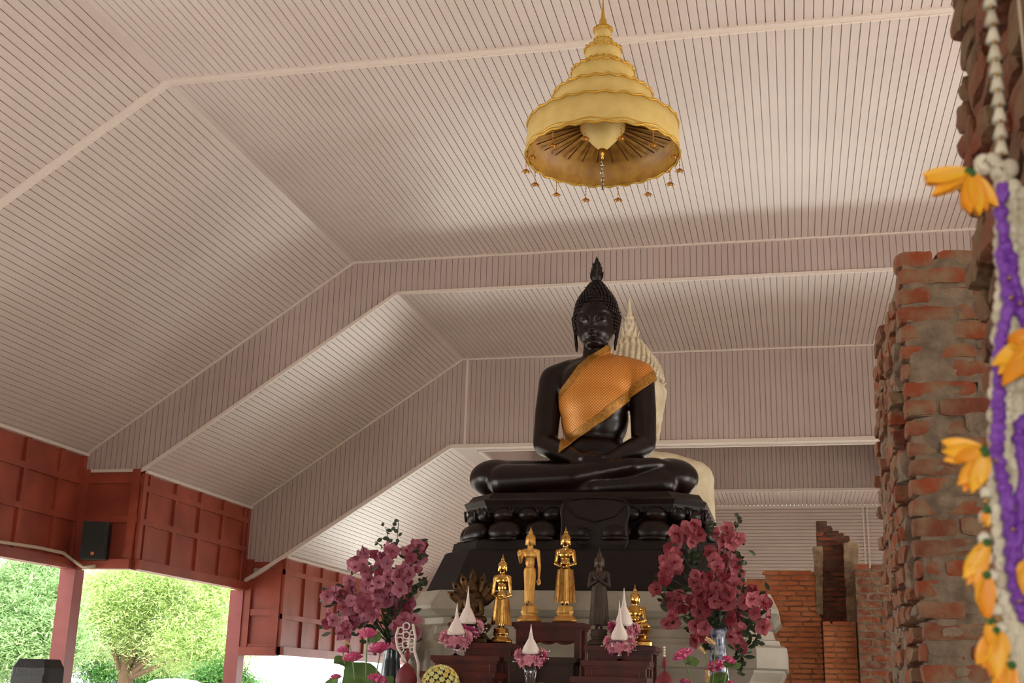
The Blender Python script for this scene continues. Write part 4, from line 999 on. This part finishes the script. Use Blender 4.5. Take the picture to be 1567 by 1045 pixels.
def maroon(px, ytop, Y, label, r_px):
    p = W(px, ytop, Y=Y); s_ = W(px+1, ytop, Y=Y).x-p.x; x, zt = p.x, p.z; r = r_px*s_
    t = thing('egg_ornament', (x, Y, 0), label, 'ornament'); h = r*2.7
    mb = MB(); mb.lathe((x, Y, zt-h), [(r*.2, 0), (r*.6, h*.08), (r*.92, h*.25), (r, h*.42), (r*.9, h*.62), (r*.66, h*.8), (r*.35, h*.93), (r*.1, h)], 28); mb.build('egg', M['maroon'], t, True)
    mb = MB(); mb.lathe((x, Y, zt), [(.003, 0), (r*.12, r*.2), (r*.3, r*.55), (r*.28, r*.8), (r*.08, r*1.2), (.002, r*1.3)], 16); mb.build('bead', M['maroon'], t, True)
    mb = MB()
    for i in range(4): mb.ell((x, Y, zt+r*(1.4+.25*i)), r*.12, 8, 6)
    mb.tube([(x, Y, zt), (x, Y, zt+r*2.3)], .002, 4); mb.build('pearl_string', M['pearl'], t, True)
    mb = MB(); mb.lathe((x, Y, 0), [(.09, 0), (.09, .02), (.04, .06), (.03, zt-h-.05), (.07, zt-h)], 24); mb.build('stand', M['satin'], t, True)
maroon(623, 1014, 9.2, 'maroon egg-shaped ornament at the bottom, beside the yellow flower ball', 16)
maroon(1017, 1026, 9.3, 'maroon egg-shaped ornament at the bottom, left of the right lotus flowers', 16)

# white openwork ornament and carved stone figure beside the plinth
c = W(621, 985, Y=10.5); t = thing('openwork_ornament', (c.x, 10.5, 0), 'white openwork ornament with round holes beside the left bouquet', 'ornament')
mb = MB(); rr = random.Random(3)
for (ox, oy, r_) in ((613, 965, 6), (622, 958, 6), (612, 980, 6), (622, 972, 6), (621, 986, 6), (631, 968, 4), (630, 981, 5), (614, 993, 5), (624, 1000, 5), (631, 994, 4)):
    r_ *= .8; q = W(ox, oy, Y=10.5); mb.tube([q+V((r_*.0062*math.cos(a*PI/8), 0, r_*.0062*math.sin(a*PI/8))) for a in range(17)], .007, 6)
mb.tube([W(a, b, Y=10.5) for a, b in ((610, 960), (606, 975), (609, 992), (618, 1006), (630, 1022), (640, 1040))], .012, 6)
mb.tube([W(a, b, Y=10.5) for a, b in ((632, 955), (636, 975), (634, 995), (640, 1015), (640, 1040))], .012, 6)
mb.build('lattice', M['cone'], t, True)
mb = MB(); q = W(640, 1040, Y=10.5); mb.tube([(q.x, 10.5, 0), q], .02, 8); mb.lathe((q.x, 10.5, 0), [(.12, 0), (.12, .03), (.02, .05)], 16); mb.build('stand', M['cone'], t, True)
c = W(650, 1000, Y=11.4); b = MB(); t = thing('carved_stone_figure', (c.x, 11.4, 0), 'small white carved stone figure in front of the plinth corner', 'figure')
k_ = .0066; zz = lambda py: W(650, py, Y=11.4).z
b.ell((c.x-.02, 11.4, zz(972)), (.1, .1, .1), 16, 10); b.ell((c.x+.02, 11.42, zz(998)), (.14, .14, .14), 16, 10); b.ell((c.x, 11.42, zz(1025)), (.15, .17, .15), 16, 10); b.cap((c.x-.06, 11.3, zz(985)), (c.x-.08, 11.24, zz(1005)), .035, .03, 8)
for d in (-1, 1): b.cap((c.x+d*.07, 11.3, zz(1000)), (c.x+d*.08, 11.26, zz(1035)), .045, .04, 8); b.ell((c.x+d*.06, 11.4, zz(960)), (.03, .03, .04), 8, 6)
link('body', fuse(b, (c.x, 11.4, 0), .012, 2), M['marble'], t, True)
mb = MB(); mb.span((c.x-.2, 11.22, 0), (c.x+.2, 11.62, zz(1038))); mb.build('block', M['marble'], t)

# ================================================================== BRICK RUINS
def courses(mb, x0, x1, yf, depth, z0, ztop, L, H, gap, amp, n, faces='f', shape=None, seed=1):
    rr = random.Random(seed); z = z0; i = 0
    while z < ztop-.4*H:
        x = x0 - (L*.5 if i % 2 else 0) + rr.uniform(-.02, .02)
        while x < x1:
            l = L*rr.uniform(.85, 1.12); a, b = max(x, x0), min(x+l, x1); x += l+gap
            if b-a < .03: continue
            cx = (a+b)/2
            if shape and not shape(cx, z+H/2): continue
            mb.tint = rr.random(); dd = rr.uniform(-amp, amp)*1.2
            mb.rock((cx, yf+.06+dd, z+H/2), (b-a, .12, H), n, amp, rr.uniform(-.02, .02), rr.uniform(0, 50))
        z += H+gap; i += 1
def side_courses(mb, xf, y0, y1, z0, ztop, L, H, gap, amp, n, sgn=-1, seed=2, jit=.02, top=None):
    rr = random.Random(seed); z = z0; i = 0
    while z < ztop-.4*H:
        y = y0 - (L*.5 if i % 2 else 0)
        while y < y1:
            l = L*rr.uniform(.8, 1.15); a, b = max(y, y0), min(y+l, y1); y += l+gap
            if b-a < .03: continue
            if top and z > top((a+b)/2): continue
            mb.tint = rr.random(); dd = rr.uniform(-jit, jit)
            mb.rock((xf+.06+dd, (a+b)/2, z+H/2), (.12, b-a, H), (n[1], n[0], n[2]), amp, rr.uniform(-.04, .04), rr.uniform(0, 50))
        z += H+gap; i += 1
# near wall on the right
t = thing('brick_wall', (1.0, 5.3, 0), 'tall ruined brick wall on the right with crumbling edge', 'wall')
XE = .445; top_z = 3.30
mb = MB(); courses(mb, XE, 1.9, 4.72, .12, 0, top_z, .27, .068, .007, .009, (8, 3, 4), seed=5)
side_courses(mb, XE-.03, 4.85, 5.95, 0, 3.16, .2, .062, .013, .012, (5, 3, 3), seed=8, jit=.018, top=lambda y: 3.3-(y-4.8)*.28)
side_courses(mb, XE+.12, 4.85, 5.95, 3.0, 3.3, .2, .062, .013, .012, (5, 3, 3), seed=9, jit=.03)
mb.build('bricks', M['brick'], t)
mb = MB()
for i in range(26):
    for j in range(6):
        if i*.125+.06 > 3.2: continue
        mb.rock((XE+.03+.12+j*.24, 5.302, .0625+i*.125), (.26, 1.16, .135), (3, 6, 2), .02, 0, i+j)
mb.span((1.85, 4.76, 0), (3.2, 5.85, 3.22)); mb.build('mortar_core', M['mortar'], t)  # plain end block out of view, added to shade the altar from the right
mb = MB(); rr = random.Random(11)
for i in range(130):
    y = rr.uniform(4.85, 5.9); z_ = rr.uniform(.2, 3.0-(y-4.8)*.25); mb.rock((XE+.004+rr.uniform(0, .03), y, z_), (.07, rr.uniform(.08, .25), rr.uniform(.08, .3)), (2, 4, 5), .018, 0, i)
for i in range(24):
    x_ = rr.uniform(XE+.06, 1.2); z_ = rr.uniform(.9, 3.1); mb.rock((x_, 4.762+rr.uniform(-.006, .008), z_), (rr.uniform(.08, .26), .085, rr.uniform(.04, .1)), (6, 2, 4), .016, 0, i+80)
mb.build('mortar_patches', M['mortar'], t)
# nearest jamb, out of focus
t = thing('brick_jamb', (.75, 1.4, 0), 'nearest worn brick jamb at the right edge behind the garland', 'wall')
mb = MB(); side_courses(mb, .335, .5, 2.2, 0, 3.7, .19, .05, .012, .012, (6, 3, 3), seed=21, jit=.012); mb.build('bricks', M['brickn'], t)
mb = MB()
for i in range(28): mb.rock((.8, 1.33, .065+i*.13), (.84, 1.66, .14), (4, 8, 2), .012, 0, i)
mb.build('mortar_core', M['mortar'], t)
# far ruins
YR = 15.75
def RX(px, py=900): return W(px, py, Y=YR).x
def RZ(px, py): return W(px, py, Y=YR).z
def ruin(name, px0, px1, ytop, label, m, mm, yf=YR, depth=.5, shape=None, H=.05, L=.23, seed=1, amp=.007):
    x0, x1, zt_ = W(px0, 950, Y=yf).x, W(px1, 950, Y=yf).x, W((px0+px1)/2, ytop, Y=yf).z
    t = thing(name, ((x0+x1)/2, yf+depth/2, 0), label, 'wall')
    mb = MB(); courses(mb, x0, x1, yf-.03, .12, 0, zt_, L, H, .012, amp, (2, 1, 1), shape=shape, seed=seed); mb.build('bricks', M[m], t)
    mb = MB()
    if shape is None: mb.span((x0+.01, yf-.012, 0), (x1-.01, yf+depth, zt_-.01))
    else:
        n = 60
        for i in range(n):
            za, zb = zt_*i/n, zt_*(i+1)/n; xs = [x0+(x1-x0)*(j+.5)/24 for j in range(24) if shape(x0+(x1-x0)*(j+.5)/24, (za+zb)/2)]
            if xs: w_ = (x1-x0)/48; mb.span((min(xs)-w_+.015, yf-.012, za), (max(xs)+w_-.015, yf+depth, zb))
    mb.build('core', M[mm], t)
    return t, x0, x1, zt_
sh1 = lambda x, z: not ((x < RX(1140) and z > RZ(1130, 905)) or (x < RX(1168) and z > RZ(1160, 888)) or (x > RX(1246) and z > RZ(1250, 882)))
ruin('brick_wall', 1120, 1258, 873, 'low orange restored brick wall right of the plinth with chipped top', 'bricko', 'mortard', YR, .5, sh1, seed=3)
ruin('brick_pier', 1258, 1310.5, 953, 'short orange brick pier standing in front of the broken pillar', 'bricko', 'mortard', YR-.35, .42, None, seed=4)
tops = [(1256, 797), (1275, 799), (1286, 806), (1300, 816), (1306, 860)]
def sh2(x, z):
    px = 1254 + (x-RX(1254))/(RX(1307)-RX(1254))*53
    if px > 1290 and z > RZ(1300, 817): return False
    if px > 1280 and z > RZ(1285, 808): return False
    if px > 1272 and z > RZ(1275, 800): return False
    return True
t, x0, x1, zt_ = ruin('broken_pillar', 1254, 1308, 797, 'dark jagged broken brick pillar rising above the orange wall', 'brickd', 'jointd', YR+.1, .45, sh2, H=.05, seed=6, amp=.01)
rr = random.Random(4)
for side, (pa, pb, ya, yb) in enumerate(((1245, 1258, 843, 935), (1292, 1312, 838, 950))):
    mb = MB()
    for i in range(9):
        f = i/8; py = ya+(yb-ya)*f; cx = RX((pa+pb)/2 + (2 if side else 3)*f, py); mb.rock((cx, YR+.02, RZ(1280, py)), ((pb-pa)*.0092*(1-.3*f), .16, (yb-ya)/8*.0098), (3, 2, 3), .012, 0, i+side*20)
    mb.build('plaster', M['plaster'], t)
ruin('brick_wall', 1311, 1370, 868, 'mixed brick and plaster wall stub between the broken pillar and the tall wall', 'brick', 'mortar', YR-.6, .6, None, H=.075, L=.3, seed=9, amp=.008)
t = C.objects[-1] if False else None

# ================================================================== GARLAND at the right edge
YG = 1.3
def G(px, py, dy=0): return W(px, py, Y=YG+dy)
kg = G(1001, 500).x-G(1000, 500).x
t = thing('hanging_garland', G(1560, 0) + V((.02, 0, .3)), 'white and purple flower garland with orange blossoms hanging at the right edge', 'garland')
def tuft(mb, p, r, n=7):
    for i in range(n):
        d = V((R.gauss(0, 1), R.gauss(0, 1), R.gauss(0, .8))).normalized(); mb.tint = R.random()
        mb.petal(p - d*r*.2, d, V((R.random()-.5, -1, R.random()-.5)), r*1.25, r*.75, .35, 3)
mb = MB(); pins = MB()
S = [(1513, -60), (1515, 0), (1522, 80), (1528, 150), (1532, 225)]
def path(S, f):
    f *= len(S)-1; i = min(int(f), len(S)-2); f -= i; return (S[i][0]+(S[i+1][0]-S[i][0])*f, S[i][1]+(S[i+1][1]-S[i][1])*f)
for i in range(13):
    x_, y_ = path(S, i/12); c0 = G(x_, y_-11); c1 = G(x_, y_+12)
    mb.tint = R.random(); mb.tube([c0, c0+(c1-c0)*.5, c1], [kg*5, kg*8, kg*11], 10); mb.tube([c1, c1-(c1-c0)*.3], [kg*11, kg*4], 10)
    pins.ell(G(x_+2, y_+10, -.008), kg*3, 8, 5)
mb.build('bead_string', M['wflower'], t, True)
mb = MB()
for (x_, y_, r_) in ((1505, 252, 14), (1518, 250, 14), (1530, 262, 15), (1545, 258, 13), (1535, 285, 13), (1548, 290, 15), (1553, 320, 14), (1560, 345, 14), (1556, 375, 14), (1566, 400, 14), (1528, 268, 10)):
    mb.ell(G(x_, y_), (kg*r_, kg*r_, kg*r_*1.2), 12, 8); tuft(mb, G(x_, y_, -.005), kg*r_, 8)
le = [(1524, 300), (1525, 400), (1524, 480), (1520, 560), (1516, 640), (1512, 740), (1524, 830), (1532, 920), (1540, 1000), (1552, 1100)]
for i in range(46):
    y_ = 300+i*17; x_ = path(le, i/46)[0]
    for j in range(5):
        q = x_+8+j*17+R.uniform(-3, 3); c = G(q, y_+R.uniform(-5, 5), .0+.004*(2-abs(j-2))*-1); mb.tint = R.random(); mb.ell(c, (kg*11, kg*11, kg*13), 10, 6); tuft(mb, c + V((0, -kg*5, 0)), kg*10, 5)
mb.build('white_flowers', M['wflower'], t)
def rope(S, name, r=9, dy=-.016):
    mb = MB(); n = int(len(S)*3.2)
    for i in range(n):
        x_, y_ = path(S, i/(n-1)); x2, y2 = path(S, min(1, (i+1)/(n-1))); a = G(x_, y_, dy); mb.tint = R.random()
        for q in range(3): mb.cap(a+V((kg*R.uniform(-4, 4), kg*R.uniform(-4, 2), 0)), G(x2, y2, dy)+V((kg*R.uniform(-4, 4), kg*R.uniform(-4, 2), 0)), kg*r*(.5+.25*(i % 2)), kg*r*(.68-.25*(i % 2)), 8)
    mb.build(name, M['purple'], t, True)
rope([(1533, 285), (1532, 330), (1536, 365), (1533, 400), (1540, 430), (1545, 470), (1534, 510), (1530, 545), (1528, 580), (1527, 610), (1529, 640), (1526, 665), (1525, 695), (1533, 730), (1540, 760), (1546, 800), (1548, 845), (1551, 890), (1560, 925), (1570, 945)], 'purple_cord', 11)
rope([(1538, 370), (1548, 400), (1552, 430), (1560, 460), (1566, 490), (1575, 520)], 'purple_cord', 10)
rope([(1566, 640), (1560, 680), (1568, 730), (1563, 800), (1556, 850)], 'purple_cord', 12)
mb = MB()
for i, (x_, y_) in enumerate(((1509, 752), (1507, 790), (1506, 823), (1510, 853), (1519, 880), (1522, 905), (1527, 932), (1533, 960), (1541, 990))):
    a = G(x_, y_-9, -.02); b = G(x_+1, y_+9, -.02); mb.tint = .2; mb.tube([a, a+(b-a)*.4, b], [kg*4, kg*9, kg*8], 10); pins.ell(G(x_+1, y_+14, -.02), kg*4, 8, 5)
for (x_, y_) in ((1524, 705), (1551, 810), (1562, 465), (1560, 920), (1548, 455), (1545, 425)): pins.ell(G(x_, y_, -.03), kg*3, 8, 5)
mb.build('bell_string', M['wflower'], t, True); tag(pins.build('gold_pins', M['gold'], t, True), 'small gold pins and beads', kind='stuff')
def oflower(cx, cyy, tips, w=17, dy=-.03, m='oflow'):
    mb = MB(); a = G(cx, cyy, dy)
    for i, (x_, y_) in enumerate(tips):
        b = G(x_, y_, dy+R.uniform(-.006, .006)); d = b-a; mb.tint = R.random(); mb.petal(a, d, V((R.uniform(-.3, .3), -1, R.uniform(-.3, .3))), d.length, kg*w, .3, 6, R.uniform(-.05, .1))
        mb.petal(a+V((0, .003, 0)), d, V((0, 1, 0)), d.length*.93, kg*w*1.05, .3, 6, .05)
    o = mb.build('orange_flower', M[m], t, True)
    mb = MB(); mb.ell(a + V((0, -.001, 0)), (kg*6, kg*6, kg*6), 8, 6); mb.build('calyx', M['green'], o)
oflower(1482, 262, [(1410, 268), (1412, 280), (1425, 300), (1440, 296), (1418, 274)], 20)
oflower(1488, 266, [(1474, 322), (1484, 330), (1498, 332), (1510, 325), (1526, 318), (1494, 325)], 20)
oflower(1505, 688, [(1440, 676), (1440, 690), (1444, 705), (1460, 702)], 20)
oflower(1508, 694, [(1464, 742), (1474, 752), (1486, 755), (1500, 745), (1480, 748)], 20)
oflower(1588, 515, [(1518, 560), (1528, 575), (1532, 592), (1540, 520), (1545, 535), (1560, 580)], 26)
oflower(1510, 830, [(1474, 885), (1480, 895), (1492, 900), (1484, 872)], 20)
oflower(1510, 880, [(1498, 930), (1504, 945), (1512, 950), (1518, 930)], 18)
oflower(1524, 965, [(1496, 1018), (1504, 1022), (1516, 1035), (1526, 1040), (1536, 1020), (1540, 1005)], 22)
oflower(1548, 1018, [(1518, 1060), (1530, 1070), (1545, 1075)], 20)
oflower(1515, 950, [(1514, 990), (1522, 985)], 14)
oflower(1578, 860, [(1560, 900), (1556, 880), (1566, 910)], 18)
oflower(1510, 780, [(1504, 800), (1512, 806)], 9)
mb = MB(); a = G(1513, -60); mb.tube([a, V((a.x, a.y, 3.5)), V((.4, 1.32, 3.55))], .0015, 5); mb.tube([G(1590, 300, .01), V((G(1590, 300).x, YG+.01, 3.5)), V((.4, 1.32, 3.55))], .0015, 5); mb.build('hanging_thread', M['cable'], t)

# ================================================================== LIGHT
w = bpy.data.worlds.new('sky'); bpy.context.scene.world = w; w.use_nodes = True
nt = w.node_tree; bg = nt.nodes['Background']; bg.inputs[0].default_value = (.95, .98, 1, 1); bg.inputs[1].default_value = 2.2
def area(name, loc, rot, sx, sy_, power, col):
    l = bpy.data.lights.new(name, 'AREA'); l.shape = 'RECTANGLE'; l.size = sx; l.size_y = sy_; l.energy = power; l.color = col
    o = bpy.data.objects.new(name, l); C.objects.link(o); o.location = loc; o.rotation_euler = rot; return o
s = bpy.data.lights.new('sun', 'SUN'); s.energy = 9; s.angle = .02; s.color = (1, .94, .84); so = bpy.data.objects.new('sun', s); C.objects.link(so)
so.rotation_euler = V((-.4, .3, -.86)).to_track_quat('-Z', 'Y').to_euler()
# area lamps added at the openings to boost the daylight, side ones tilted upward
def up(d, k): return V((d[0], d[1], k)).to_track_quat('-Z', 'Z').to_euler()
area('daylight_right', (8.3, 11, 1.6), up((-1, 0), .8), 24, 3.0, 1500, (1, .94, .91))
area('daylight_left', (-12.3, 8.5, 1.6), up((1, 0), .8), 22, 3.0, 1400, (1, .95, .92))
area('daylight_entrance', (2, -6.3, 1.7), (math.radians(96), 0, 0), 6.8, 3.0, 330, (1, .95, .91))  # added fill for the garland and near bricks, through the made-up front gap
area('daylight_far_end', (-1.9, 31.6, 1.3), up((0, -1), .8), 16, 2.4, 130, (1, .96, .93))
for o in bpy.data.lights:
    if o.type == 'AREA': o.spread = math.radians(130)
sc = bpy.context.scene
sc.view_settings.view_transform = 'Standard'; sc.view_settings.look = 'None'; sc.view_settings.gamma = 1; sc.view_settings.exposure = 0.13; sc.view_settings.use_curve_mapping = False
